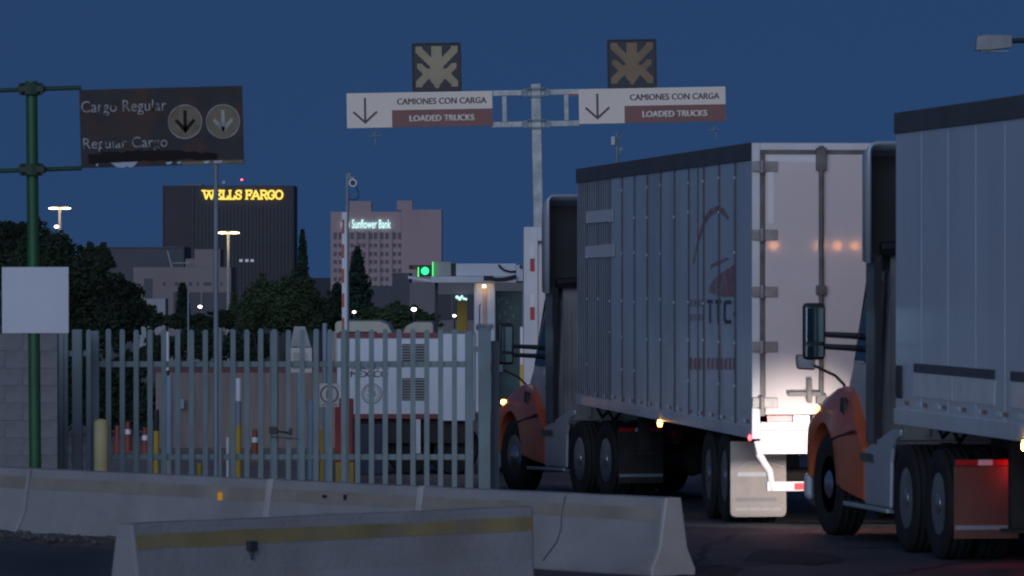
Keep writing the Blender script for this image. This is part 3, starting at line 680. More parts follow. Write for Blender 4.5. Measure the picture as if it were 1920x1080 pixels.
# ============================================================ inspection booth with white canopy
D = 108.0; s_ = F / D
bo = thing('inspection_booth', 'white flat-roofed inspection booth with cables and a square column', 'booth', (0, D, 0))
X = lambda px: PX(px, D); Z = lambda py: PZ(py, D)
q = M(); q.span((X(808), -.3, Z(530)), (X(968), 2.6, Z(518))); ob('roof_slab', q, booth_m, bo, bevel=.01)
q = M(); q.prism([(X(765), Z(522)), (X(808) - .004, Z(529)), (X(808) - .004, Z(524)), (X(765), Z(517))], 'y', -.1, .6); ob('side_shelf', q, booth_m, bo)
q = M(); q.span((X(813), 0, Z(517.6)), (X(846), .5, Z(491))); ob('equipment_box', q, booth_g, bo, bevel=.01)
q = M(); q.span((X(855), -.1, Z(517.6)), (X(967.5), 1.8, Z(494))); ob('upper_panel', q, booth_m, bo, bevel=.01)
q = M(); q.span((X(846) + .003, .05, Z(517.6)), (X(855) - .003, .5, Z(494))); ob('gap_panel', q, dark_m, bo)
q = M(); q.span((X(968), -.25, Z(527)), (X(981), .5, Z(497))); c = ob('end_box', q, booth_m, bo, bevel=.01)
q = M(); q.lathe([(0, -.02), (.035, -.02), (.035, .02), (0, .02)], (X(977), -.27, Z(500.5)), 'y', 12); ob('camera_lens', q, black_m, c)
q = M(); q.tube([(X(935), -.14, Z(497)), (X(938), -.16, Z(501)), (X(946), -.16, Z(507)), (X(957), -.16, Z(509.5)), (X(968), -.16, Z(509))], .02, 8); ob('cable', q, black_m, bo)
q = M(); q.span((X(907), -.34, Z(526)), (X(925), -.31, Z(517))); q.tube([(X(915), -.36, Z(521)), (X(930), -.36, Z(524)), (X(948), -.36, Z(523)), (X(968), -.36, Z(518))], .036, 8); ob('cable_tray', q, dark_m, bo)
q = M(); q.span((X(889), 0, -.5), (X(928), .4, Z(530.4))); ob('column', q, booth_m, bo, bevel=.01)
q = M(); q.span((X(905), -.03, -.5), (X(912), -.004, Z(540))); ob('conduit', q, mat('peach_conduit', (.55, .36, .26), .6), bo)
q = M(); q.span((X(815), .2, 0), (X(821), .35, Z(530.4))); ob('post', q, dark_m, bo)
q = M(); q.cyl((X(908), -.12, Z(539)), (X(908), -.12, Z(534)), .028, None, 10); ob('lamp', q, g_sodium, bo)
pl = bpy.data.lights.new('lamp_light', 'POINT'); pl.energy = .5; pl.color = (1, .62, .3); pl.shadow_soft_size = .03
po = bpy.data.objects.new('lamp_light', pl); col.objects.link(po); po.parent = bo; po.location = (X(908), -.2, Z(545))
q = M(); q.tube([(X(899), -.02, Z(640)), (X(899), -.02, Z(572)), (X(902), -.02, Z(570))], .008, 6); ob('handle', q, dark_m, bo)
q = M(); q.span((X(929), .8, -.5), (X(979), .9, Z(546))); p = ob('glazed_panel', q, teal_m, bo)
q = M()
for px, py in ((934, 560), (940, 558), (950, 563), (957, 575), (946, 584), (962, 590), (936, 590), (953, 600)): q.span((X(px), .77, Z(py + random.uniform(4, 9))), (X(px + 1.6), .796, Z(py)))
ob('pale_flecks', q, mat('pale_fleck', (.4, .42, .38), .4), p)  # small pale flecks scattered over the panel face
q = M(); q.span((X(856), 1.5, 0), (X(875), 1.7, Z(566))); ob('amber_panel', q, yellow_big, bo)
for i in range(10):
    pz = 570 + i * 7; q = M(); q.span((X(856.5), 1.47, Z(pz + 4.6)), (X(874.5), 1.497, Z(pz))); ob('slat', q, yellow_big, bo)
sg = thing('signal_light', 'small green-lit traffic signal on the booth shelf', 'signal light', (X(797), D, Z(521)))
q = M(); q.cyl((0, -.06, .13), (0, 0, .13), .072, .072, 16); ob('green_lens', q, g_green, sg)
q = M(); q.span((-.135, -.05, .02), (-.115, .05, .2)); q.span((.135, -.08, .0), (.155, .05, .3)); ob('green_strip', q, glow('green_edge', (.1, 1, .2), 1.2), sg)
q = M(); q.span((-.115, 0, .02), (.135, .06, .24)); q.span((-.3, .0, .16), (-.12, .06, .24)); ob('housing', q, dark_m, sg)
q = M(); q.lathe([(0, -.01), (.04, -.01), (.04, .01), (0, .01)], (-.19, -.02, .2), 'y', 10); ob('red_lens', q, mat('unlit_red_lens', (.14, .02, .02), .4), sg)

# white box truck ahead, seen at its rear left edge
D = 90.0; s_ = F / D
bt_ = thing('box_truck', 'white box truck ahead of the first semi with red reflector marks on its rear edge', 'truck', (PX(982, D), D, -.45))
hz = PZ(425, D) + .45
q = M(); q.span((0, .06, .9), (2.4, 7, hz)); ob('cargo_box', q, frame_w, bt_, bevel=.02)
q = M(); q.span((0, 0, .9), (.22, .055, hz - .02)); q.span((.22, 0, hz - .22), (2.4, .055, hz - .02)); ob('rear_frame', q, frame_w, bt_, bevel=.008)
for i in range(6):
    q = M(); z0 = .95 + i * .37; q.span((.235, .02, z0), (2.3, .05, z0 + .362)); ob('door_panel', q, door_m, bt_)
q = M(); q.span((.22, -.02, hz - .26), (2.3, -.002, hz - .235)); ob('door_seal', q, dark_m, bt_)
for py in (497, 588):
    q = M(); q.span((.10, -.006, PZ(py + 12, D) + .45), (.17, -.002, PZ(py - 12, D) + .45)); ob('red_reflector', q, red_tape, bt_)
    q = M(); q.span((.10, -.006, PZ(py - 14, D) + .45), (.17, -.002, PZ(py - 38, D) + .45)); ob('white_reflector', q, white_tape, bt_)
for x in (.35, 2.05):
    for y in (1.2, 5.8):
        q = M(); q.lathe([(.2, -.14), (.46, -.14), (.5, -.08), (.5, .08), (.46, .14), (.2, .14)], (x, y, .5), 'x', 24); wv = ob('wheel', q, rubber, bt_)
q = M(); q.span((.6, .1, .55), (1.8, 6.8, .88)); ob('chassis', q, chassis_m, bt_)
q = M(); q.prism([(7.2, .5), (7.2, 2.5), (8.3, 2.4), (8.9, 1.5), (9, .5)], 'x', .1, 2.3); ob('cab', q, cab_m, bt_, bevel=.05)
q = M(); q.span((.95, .3, hz), (1.15, .5, hz + .12)); q.span((1.25, .3, hz), (1.34, .5, hz + .1)); ob('roof_marker', q, maroon, bt_)
# slender white and yellow delineator by the mirror
D = 86.0
t = thing('marker_post', 'slim post half white half yellow behind the first truck mirror', 'post', (PX(978, D), D, 0))
q = M(); q.span((-.025, -.02, -.45), (.025, .02, PZ(684, D))); ob('lower_half', q, yellow_post, t)
q = M(); q.span((-.022, -.018, PZ(684, D) + .002), (.022, .018, PZ(613, D))); ob('upper_half', q, white_p, t)

# ============================================================ lane gantry with signs and LED boards
D = 102.0; s_ = F / D
ga = thing('lane_gantry', 'galvanised T-shaped lane gantry with two loaded-trucks signs and two lane signal boards', 'sign gantry', (PX(1017, D), D, -.45), ry=R(-1.05))
U = lambda px: (px - 1007) / s_
V = lambda py: H - (py - Y0) / s_ + .45
q = M(); q.span((-.085, -.085, 0), (.085, .085, V(157))); ob('pole', q, galv, ga, bevel=.008)
q = M(); q.span((-.3, -.3, 0), (.3, .3, .03)); ob('base_plate', q, galv, ga)
for py in (173.5, 232.5):
    z = V(py)
    for sx in (-1, 1):
        q = M(); xa, xb = (.092, U(1088)) if sx > 0 else (U(924), -.092)
        q.span((xa, -.05, z - .05), (xb, .05, z + .05)); ob('truss_arm', q, galv, ga, bevel=.006)
    q = M(); q.span((-.16, -.13, z - .085), (.16, -.09, z - .05)); q.span((-.16, -.13, z + .05), (.16, -.09, z + .085)); q.cyl((-.2, -.06, z), (-.2, .06, z), .07, None, 10); q.cyl((.2, -.06, z), (.2, .06, z), .07, None, 10)
    c = ob('collar', q, galv_d, ga)
    bm = M().cyl((0, -.03, 0), (0, .0, 0), .018, None, 6).mesh('bolt', steel_d)
    for dx in (-.14, -.1, .1, .14):
        for dz in (-.067, .067): put('bolt', bm, c, (dx, -.13, z + dz))
for px in (947.5, 1063.5):
    q = M(); q.span((U(px) - .04, -.04, V(232.5) + .053), (U(px) + .04, .04, V(173.5) - .053)); ob('brace', q, galv, ga, bevel=.005)
for k, (pa, pb) in enumerate(((652, 925), (1087, 1362))):
    za, zb = V(234.2), V(168.8); xa, xb = U(pa), U(pb); wd = xb - xa
    q = M(); q.span((xa, -.085, za), (xb, -.055, zb)); p = ob('sign_panel', q, sign_w, ga, bevel=.004)
    split = xa + wd * .31; zm = za + (zb - za) * .495
    q = M(); q.span((split, -.0895, za + .002), (xb - .002, -.0855, zm)); ob('maroon_band', q, sign_m, p)
    q = M()
    cx = xa + wd * .126; zc = (za + zb) / 2; hh = (zb - za)
    th = .019
    q.span((cx - th, -.0895, za + hh * .17), (cx + th, -.0855, za + hh * .86))
    for sx in (-1, 1): q.box((cx + sx * .098, -.0875 - .0003 * (sx + 2), za + hh * .30), (.30, .004, th * 2), ry=R(-42 * sx) if sx > 0 else R(42))
    ob('down_arrow', q, sign_ink, p)
    put('lettering', text_mesh('lettering', 'CAMIONES CON CARGA', 167 / s_, 11.5 / s_, sign_ink, bold=.010), p, ((split + xb) / 2 - .01, -.0855, za + hh * .735))
    put('lettering', text_mesh('lettering', 'LOADED TRUCKS', 121 / s_, 12 / s_, sign_w, fat=.02, bold=.013), p, ((split + xb) / 2 - .012, -.0899, za + hh * .245))
    if k == 1:
        q = M(); q.span((U(1068), -.05, V(181)), (U(1086), -.02, V(177.5))); ob('red_tag', q, red_tape, ga)
    # LED board
    a, b_ = ((777, 867) if k == 0 else (1143, 1233)); xa2, xb2 = U(a), U(b_); z0, z1 = zb + .004, V(77)
    q = M(); q.span((xa2, -.02, z0), (xb2, .14, z1)); bd = ob('signal_board', q, led_face, ga, bevel=.006)
    q = M()
    for xx in (xa2, xb2): q.span((xx - .012, -.045, z0 + .03), (xx + .012, -.022, z1 - .03))
    q.span((xa2 + .014, -.045, z1 - .02), (xb2 - .014, -.022, z1)); ob('board_rim', q, dark_m, bd)
    q = M(); N = 34; c0 = ((xa2 + xb2) / 2, (z0 + z1) / 2); st = (xb2 - xa2 - .06) / N
    for i in range(N):
        for j in range(N):
            u = (i + .5 - N / 2) / (N / 2); v = (j + .5 - N / 2) / (N / 2)
            def seg(ax, ay, bx_, by_):
                uu = -abs(u); dx_, dy_ = bx_ - ax, by_ - ay; k_ = max(0, min(1, ((uu - ax) * dx_ + (v - ay) * dy_) / (dx_ * dx_ + dy_ * dy_)))
                return max(abs(uu - ax - dx_ * k_), abs(v - ay - dy_ * k_)) if k_ in (0, 1) else math.hypot(uu - ax - dx_ * k_, v - ay - dy_ * k_)
            on = seg(-.80, .78, 0, 0) < .165 or seg(-.80, -.72, 0, .05) < .165 or seg(-.76, .03, -.2, -.42) < .15 or (abs(u) < .24 and -.6 < v < .94) or (v <= -.6 and abs(u) < (.98 + v) * .75)
            if not on or max(abs(u), abs(v)) > .95: continue
            x = c0[0] + u * (N / 2) * st; z = c0[1] + v * (N / 2) * st
            q.cyl((x, -.020, z), (x, -.027, z), st * .47, None, 6)
    ob('led_dots', q, led_a if k == 0 else led_b, bd, kind='stuff')
    # small antenna hanging below the panel
    ax_ = U(703 if k == 0 else 1342); az = za - .004
    q = M(); q.cyl((ax_, 0, az), (ax_ + .01, 0, az - .24), .012, None, 6)
    q.tube([(ax_ - .14, 0, az - .13), (ax_, 0, az - .15), (ax_ + .13, 0, az - .12)], .010, 6); q.tube([(ax_ - .05, 0, az - .07), (ax_, 0, az - .15), (ax_ + .02, 0, az - .3)], .014, 6)
    q.lathe([(0, -.03), (.035, 0), (0, .03)], (ax_, 0, az - .15), 'z', 8)
    ob('antenna', q, galv_d, ga)
# slim mast with floodlight behind the first trailer
D = 110.0; s_ = F / D
t = thing('camera_mast', 'slim mast with small boxes rising just above the first trailer roof', 'mast', (PX(1157, D), D, 0))
z = lambda py: PZ(py, D)
q = M(); q.cyl((0, 0, -.46), (0, 0, z(250)), .035, .03, 8); ob('pole', q, galv_d, t)
q = M(); q.span((-.115, -.1, z(272)), (-.04, 0, z(256))); ob('floodlight', q, booth_m, t, bevel=.01)
q = M(); q.span((.035, -.1, z(283)), (.10, 0, z(276))); q.cyl((.06, -.05, z(283)), (.05, -.07, z(290)), .03, .02, 8); ob('camera', q, galv_d, t)
q = M(); q.tube([(0, 0, z(262)), (.08, 0, z(256)), (.13, 0, z(249))], .018, 6); ob('bracket', q, galv_d, t)
# street lamp at top right
D = 100.0; s_ = F / D
t = thing('roadside_lamp', 'unlit grey street lamp head at the top right corner', 'street lamp', (PX(1932, D), D, 0)); z = lambda py: PZ(py, D); X = lambda px: PX(px, D) - PX(1932, D)
q = M(); q.loft([[(X(1828), -.12, z(95)), (X(1828), .12, z(95)), (X(1831), .1, z(68)), (X(1831), -.1, z(68))], [(X(1850), -.16, z(95)), (X(1850), .16, z(95)), (X(1850), .13, z(65)), (X(1850), -.13, z(65))], [(X(1897), -.12, z(90)), (X(1897), .12, z(90)), (X(1897), .1, z(66)), (X(1897), -.1, z(66))]]); ob('lamp_head', q, mat('lamp_grey', (.26, .27, .28), .6), t, bevel=.02)
q = M(); q.span((X(1838), -.1, z(97.5)), (X(1890), .1, z(95.3))); ob('lens', q, galv_d, t)
q = M(); q.tube([(X(1897), 0, z(77)), (X(1915), 0, z(76)), (0, 0, z(78))], .045, 8); ob('arm', q, dark_m, t)
q = M(); q.cyl((0, 0, -.46), (0, 0, z(60)), .09, .07, 12); ob('pole', q, dark_m, t)

# ============================================================ camera pole, barrier gate, posts and signs behind the gate
D = 88.0; s_ = F / D
t = thing('camera_pole', 'thin galvanised pole with a round camera and a cable loop', 'camera pole', (PX(651, D), D, 0)); z = lambda py: PZ(py, D); X = lambda px: (px - 651) / s_
q = M(); q.cyl((0, 0, 0), (0, 0, z(326)), .03, .028, 10); ob('pole', q, galv_d, t)
q = M(); q.span((-.02, -.02, z(335)), (.10, .02, z(331))); q.span((.02, -.03, z(331)), (.05, .03, z(324))); ob('bracket', q, galv_d, t)
q = M(); q.cyl((X(662), -.16, z(343)), (X(662), .05, z(343)), .062, .055, 16); c = ob('camera', q, white_p, t, smooth=True)
q = M(); q.cyl((X(662), -.172, z(343)), (X(662), -.161, z(343)), .04, None, 14); ob('lens', q, black_m, c)
q = M(); q.tube([(X(668), 0, z(350)), (X(672), 0, z(360)), (X(673), 0, z(369)), (X(668), 0, z(374)), (X(660), 0, z(375)), (X(654), 0, z(372))], .008, 6); ob('cable', q, black_m, t)
D = 72.0; s_ = F / D; X = lambda px: (px - 646) / s_
bg_ = thing('barrier_gate', 'red barrier gate cabinet with its red and white striped arm raised', 'barrier gate', (PX(646, D), D, 0)); z = lambda py: PZ(py, D)
q = M(); q.span((X(629), .0, 0), (X(663), .3, z(866))); ob('plinth', q, yellow_post, bg_)
q = M(); q.span((X(628), -.01, z(865.6)), (X(662), .3, z(748))); c = ob('cabinet', q, red_p, bg_, bevel=.01)
q = M(); q.span((X(630), -.018, z(830)), (X(660), -.011, z(765))); ob('cabinet_door', q, red_p, c)
q = M(); q.lathe([(0, -.02), (.05, -.02), (.05, .02), (0, .02)], (0, -.04, z(760)), 'y', 12); ob('pivot', q, dark_m, bg_)
q = M(); q.span((X(641.5), -.10, z(765)), (X(651), -.065, z(398))); arm = ob('arm', q, white_p, bg_, bevel=.005)
for i in range(8):
    py = 412 + i * 46; q = M(); q.span((X(641.2), -.104, z(py + 26)), (X(646), -.062, z(py))); ob('stripe', q, arm_red, arm)
D = 73.0; s_ = F / D
def post(name, label, px, wd, pt, parts, cat='post', D=73.0):
    t = thing(name, label, cat, (PX(px, D), D, 0)); s_ = F / D; lo = 0
    for k, (nm_, py, m) in enumerate(parts):
        zz = PZ(py, D); q = M(); q.cyl((0, 0, lo), (0, 0, zz), wd / s_ / 2, None, 12); ob(nm_, q, m, t, smooth=True); lo = zz + .001
    return t
post('safety_post', 'white over yellow round post left of the gate latch', 447, 11, 708, [('yellow_base', 798, yellow_post), ('grey_band', 752, galv_d), ('white_top', 709, white_p)])
post('safety_post', 'tall pale blue post near the left of the gate', 317, 13, 700, [('lower', 860, booth_g), ('upper', 704, blue_post)])
post('safety_post', 'dark topped yellow post left of the pale blue post', 293, 11, 770, [('yellow_base', 808, yellow_post), ('dark_top', 768, dark_m)])
post('safety_post', 'tall white pole with yellow base beside the pedestrian sign', 609, 9, 605, [('white_pole', 606, blue_post)])
post('safety_post', 'short yellow post at the foot of the white pole', 604, 10, 800, [('yellow_post', 806, yellow_post)], D=72.4)
post('safety_post', 'short white marker post right of the slim pole', 427, 6, 820, [('marker', 820, white_p)])
post('safety_post', 'short yellow stub behind the left pickets', 374, 10, 825, [('stub', 868, yellow_post)], D=71.5)
post('safety_post', 'short white rod over the tall pale blue post', 314, 7, 622, [('lower', 695, dark_m), ('white_rod', 622, white_p)], D=76.0)
t = thing('utility_box', 'tiny pale utility box on the tan wall behind the gate', 'utility box', (PX(341, 85.9), 85.9, PZ(766, 85.9))); q = M(); q.span((-.035, -.03, 0), (.035, .03, .14)); ob('box_body', q, blue_post, t, bevel=.004); q = M(); q.span((-.025, -.034, .02), (.025, -.031, .12)); ob('box_lid', q, galv_d, t)
t = post('safety_post', 'broad pale blue post under the small white sign', 583, 14, 750, [('post', 752, blue_post)])
def board(label, px0, px1, py0, py1, pole_px, D, icon):
    s_ = F / D; t = thing('notice_sign', label, 'sign', (PX(pole_px, D), D, 0)); X = lambda px: (px - pole_px) / s_
    q = M(); q.cyl((0, .03, 0), (0, .03, PZ(py1, D)), 5 / s_, None, 10); ob('pole', q, blue_post, t)
    q = M(); q.span((X(px0), -.012, PZ(py1, D)), (X(px1), .0, PZ(py0, D))); p = ob('sign_panel', q, mat('sign_cream', (.58, .52, .50), .5, var=.06), t, bevel=.003)
    if icon:
        cx = (px0 + px1) / 2; cz = PZ((py0 + py1) / 2 - 2, D); r = .105
        q = M(); q.tube([(X(cx) + r * math.cos(R(10 * i)), -.015, cz + r * math.sin(R(10 * i))) for i in range(37)], .009, 6); ob('ring', q, sign_ink, p)
        put('figure', text_mesh('figure', 'i', .03, .12, sign_ink), p, (X(cx) + .01, -.0125, cz))
        q = M(); q.tube([(X(cx) - .03, -.015, cz - .05), (X(cx) - .03, -.015, cz + .03), (X(cx) - .02, -.015, cz + .06)], .008, 6); ob('figure', q, sign_ink, p)
        q = M(); q.span((X(px0 + 3), -.016, PZ(py1 - 3, D)), (X(px1 - 4), -.0125, PZ(py1 - 6, D))); ob('caption_line', q, mat('caption_grey', (.3, .25, .25), .5), p)
    else:
        q = M()
        for k in range(5):
            yy = py0 + 10 + k * 4.5; q.span((X(px0 + 5), -.016, PZ(yy + 2, D)), (X(px1 - random.uniform(5, 12)), -.0125, PZ(yy, D)))
        q.span((X(px0 + 2), -.016, PZ(py1 - 8, D)), (X(px1 - 2), -.0125, PZ(py1 - 14, D))); ob('printed_lines', q, mat('print_grey', (.26, .22, .22), .5), p)
board('small cream notice with rows of print behind the gate', 545, 585, 652, 699, 561, 72.0, False)
board('cream sign with a ringed pedestrian figure beside the red cabinet', 599, 636, 719, 763, 612, 71.4, True)
def cone(px, py, D, label, band=True):
    t = thing('traffic_cone', label, 'traffic cone', (PX(px, D), D, 0), group='orange cones standing in the yard')
    q = M(); q.cyl((0, 0, .03), (0, 0, .45), .06, .03, 12); q.box((0, 0, .015), (.26, .26, .03)); ob('cone_body', q, orange_c, t, smooth=True)
    if band: q = M(); q.cyl((0, 0, .27), (0, 0, .34), .047, .043, 12); ob('white_band', q, white_tape, t, smooth=True)
cone(220, 850, 82, 'leftmost orange cone behind the gate near the yellow bollard', False); cone(240, 850, 84, 'second orange cone from the yellow bollard')
cone(272, 850, 81, 'orange cone left of the dark topped yellow post'); cone(478, 850, 80, 'orange cone right of the white over yellow post')

D = 86.0
t = thing('low_wall', 'low tan wall across the yard behind the gate', 'wall', (0, D, 0))
q = M(); k = 16; xa, xb = PX(292, D), PX(640, D); q.span((xa, 0, 0), (xb, .25, PZ(697, D))); ob('wall_body', q, mat('tan_wall', (.235, .185, .165), .85, var=.16, scale=1.2, stretch=(6, 1, .5), dirt=(.14, .115, .11), dirt_amt=.8, dscale=1.0), t)
q = M(); q.span((xa - .02, -.03, PZ(697, D) + .001), (xb, .28, PZ(688, D))); ob('coping', q, mat('dark_coping', (.12, .05, .05), .7), t)
# white equipment trailer with government lettering
D = 74.5; s_ = F / D
eq = thing('equipment_trailer', 'white government equipment trailer with maroon trim and grilles behind the gate', 'trailer', (PX(632, D), D, 0)); X = lambda px: (px - 632) / s_; Z = lambda py: PZ(py, D)
q = M(); q.span((0, 0, Z(785)), (X(826), 2.2, Z(629))); ob('body', q, kit_white, eq, bevel=.01)
q = M(); q.span((X(826) + .004, -.05, Z(789)), (X(890), 2.1, Z(626))); ob('side_cabinet', q, kit_white, eq, bevel=.01)
for a, b_ in ((634, 624), (785, 776)):
    q = M(); q.span((-.01, -.014, Z(a)), (X(826), -.002, Z(b_))); ob('trim', q, maroon, eq)
for py in (645, 709):
    q = M(); q.span((X(754), -.006, Z(py + 42)), (X(797), -.002, Z(py))); v = ob('vent', q, mat('vent_dark', (.05, .05, .06), .6), eq)
    for i in range(8):
        q = M(); zz = Z(py + 2 + i * 5.1); q.span((X(755), -.022, zz - .016), (X(796), -.008, zz)); ob('slat', q, booth_g, v)
put('lettering', text_mesh('lettering', 'GOBIERNO DE', 72 / s_, 9 / s_, sign_ink, bold=.006), eq, (X(693), -.002, Z(688)))
put('lettering', text_mesh('lettering', 'MÉXICO', 70 / s_, 15 / s_, mat('maroon_ink', (.12, .03, .05), .5), bold=.008), eq, (X(692), -.002, Z(700)))
q = M(); cx, cz, r = X(697), Z(738), .125
q.tube([(cx + r * math.cos(R(15 * i)), -.004, cz + r * math.sin(R(15 * i))) for i in range(25)], .012, 6)
q.tube([(cx + r * .75 * math.cos(R(15 * i)), -.004, cz + r * .75 * math.sin(R(15 * i))) for i in range(25)], .005, 6)
for i in range(9):
    a = R(200 + 18 * i); q.tube([(cx, -.004, cz - .02), (cx + r * .55 * math.cos(a), -.004, cz + r * .55 * math.sin(a) * .7)], .006, 5)
q.tube([(cx - .05, -.004, cz + .03), (cx, -.004, cz + .06), (cx + .04, -.004, cz + .02), (cx, -.004, cz - .05)], .014, 6)
ob('seal', q, seal_m, eq)
q = M(); q.span((X(640), .1, .42), (X(885), 2.0, Z(785) - .003)); ob('chassis', q, chassis_m, eq)
for x in (X(770), X(850)):
    for y in (.3, 1.8):
        q = M(); q.lathe([(.0, -.1), (.2, -.1), (.30, -.1), (.33, -.05), (.33, .05), (.30, .1), (0, .1)], (x, y, .33), 'y', 24); wv = ob('wheel', q, rubber, eq)
q = M(); q.span((X(780), -.06, Z(850)), (X(788.5), -.02, Z(786))); ob('stabiliser_leg', q, white_p, eq, label='white stabiliser leg')
q = M(); q.span((X(682), .05, Z(824.5)), (X(691), .08, Z(820))); ob('marker_lamp', q, glow('marker_amber', (1, .55, .15), 1.6), eq)
q = M(); q.span((X(640), .02, .02), (X(720), .06, Z(795))); ob('navy_under_sheet', q, mat('navy_sheet', (.02, .03, .06), .5), eq)  # dark navy sheet in the space below the body

# ============================================================ wheels
def tyre_prof(r, wd, inner):
    h = wd / 2
    p = [(inner, -h * .8), (inner + .06, -h), (r - .05, -h), (r - .012, -h * .86)]
    for k in (-.5, 0, .5): p += [(r, h * (k - .2)), (r - .014, h * (k - .08)), (r - .014, h * (k + .08)), (r, h * (k + .2))]
    return p + [(r - .012, h * .86), (r - .05, h), (inner + .06, h), (inner, h * .8)]
_wh = {}
def wheel_meshes(r, wd, convex):
    k = (r, wd, convex)
    if k in _wh: return _wh[k]
    inner = r * .565; ty = M().lathe(tyre_prof(r, wd, inner), (0, 0, 0), 'x', 40).mesh('tyre', rubber, True)
    h = wd / 2
    if convex:  # outer side is -x
        pr = [(inner - .002, -h * .8), (inner - .03, -h * .72), (inner - .06, -h * .35), (r * .36, -h * .30), (r * .30, -h * .75), (r * .2, -h * .95), (.0, -h * 1.1)]
    else:
        pr = [(inner - .002, -h * .85), (inner - .03, -h * .8), (inner - .05, h * .1), (r * .38, h * .3), (r * .24, h * .2), (r * .22, -h * .7), (r * .16, -h * .95), (0, -h)]
    rm = M().lathe(pr, (0, 0, 0), 'x', 32).mesh('rim', alu, True)
    q = M()
    for i in range(10):
        a = 2 * math.pi * i / 10; x = -h * .34 if convex else h * .17; rr = r * .45
        q.cyl((x - .006, rr * math.cos(a), rr * math.sin(a)), (x + .03, rr * math.cos(a), rr * math.sin(a)), .036, None, 8)
    ho = q.mesh('hand_holes', dark_m)
    q = M()
    for i in range(10):
        a = 2 * math.pi * (i + .5) / 10; x = -h * .34 if convex else h * .26; rr = r * .335
        q.cyl((x - .03, rr * math.cos(a), rr * math.sin(a)), (x, rr * math.cos(a), rr * math.sin(a)), .014, None, 6)
    nu = q.mesh('lug_nuts', chrome)
    _wh[k] = (ty, rm, ho, nu); return _wh[k]
def wheel(parent, x, y, z, side, r=.51, wd=.28, convex=False, steer=0, full=True):
    ty, rm, ho, nu = wheel_meshes(r, wd, convex)
    o = put('wheel', ty, parent, (x, y, z), (random.uniform(0, 6), 0, steer + (0 if side < 0 else math.pi)))
    if full: put('rim', rm, o); put('hand_holes', ho, o); put('lug_nuts', nu, o)
    return o

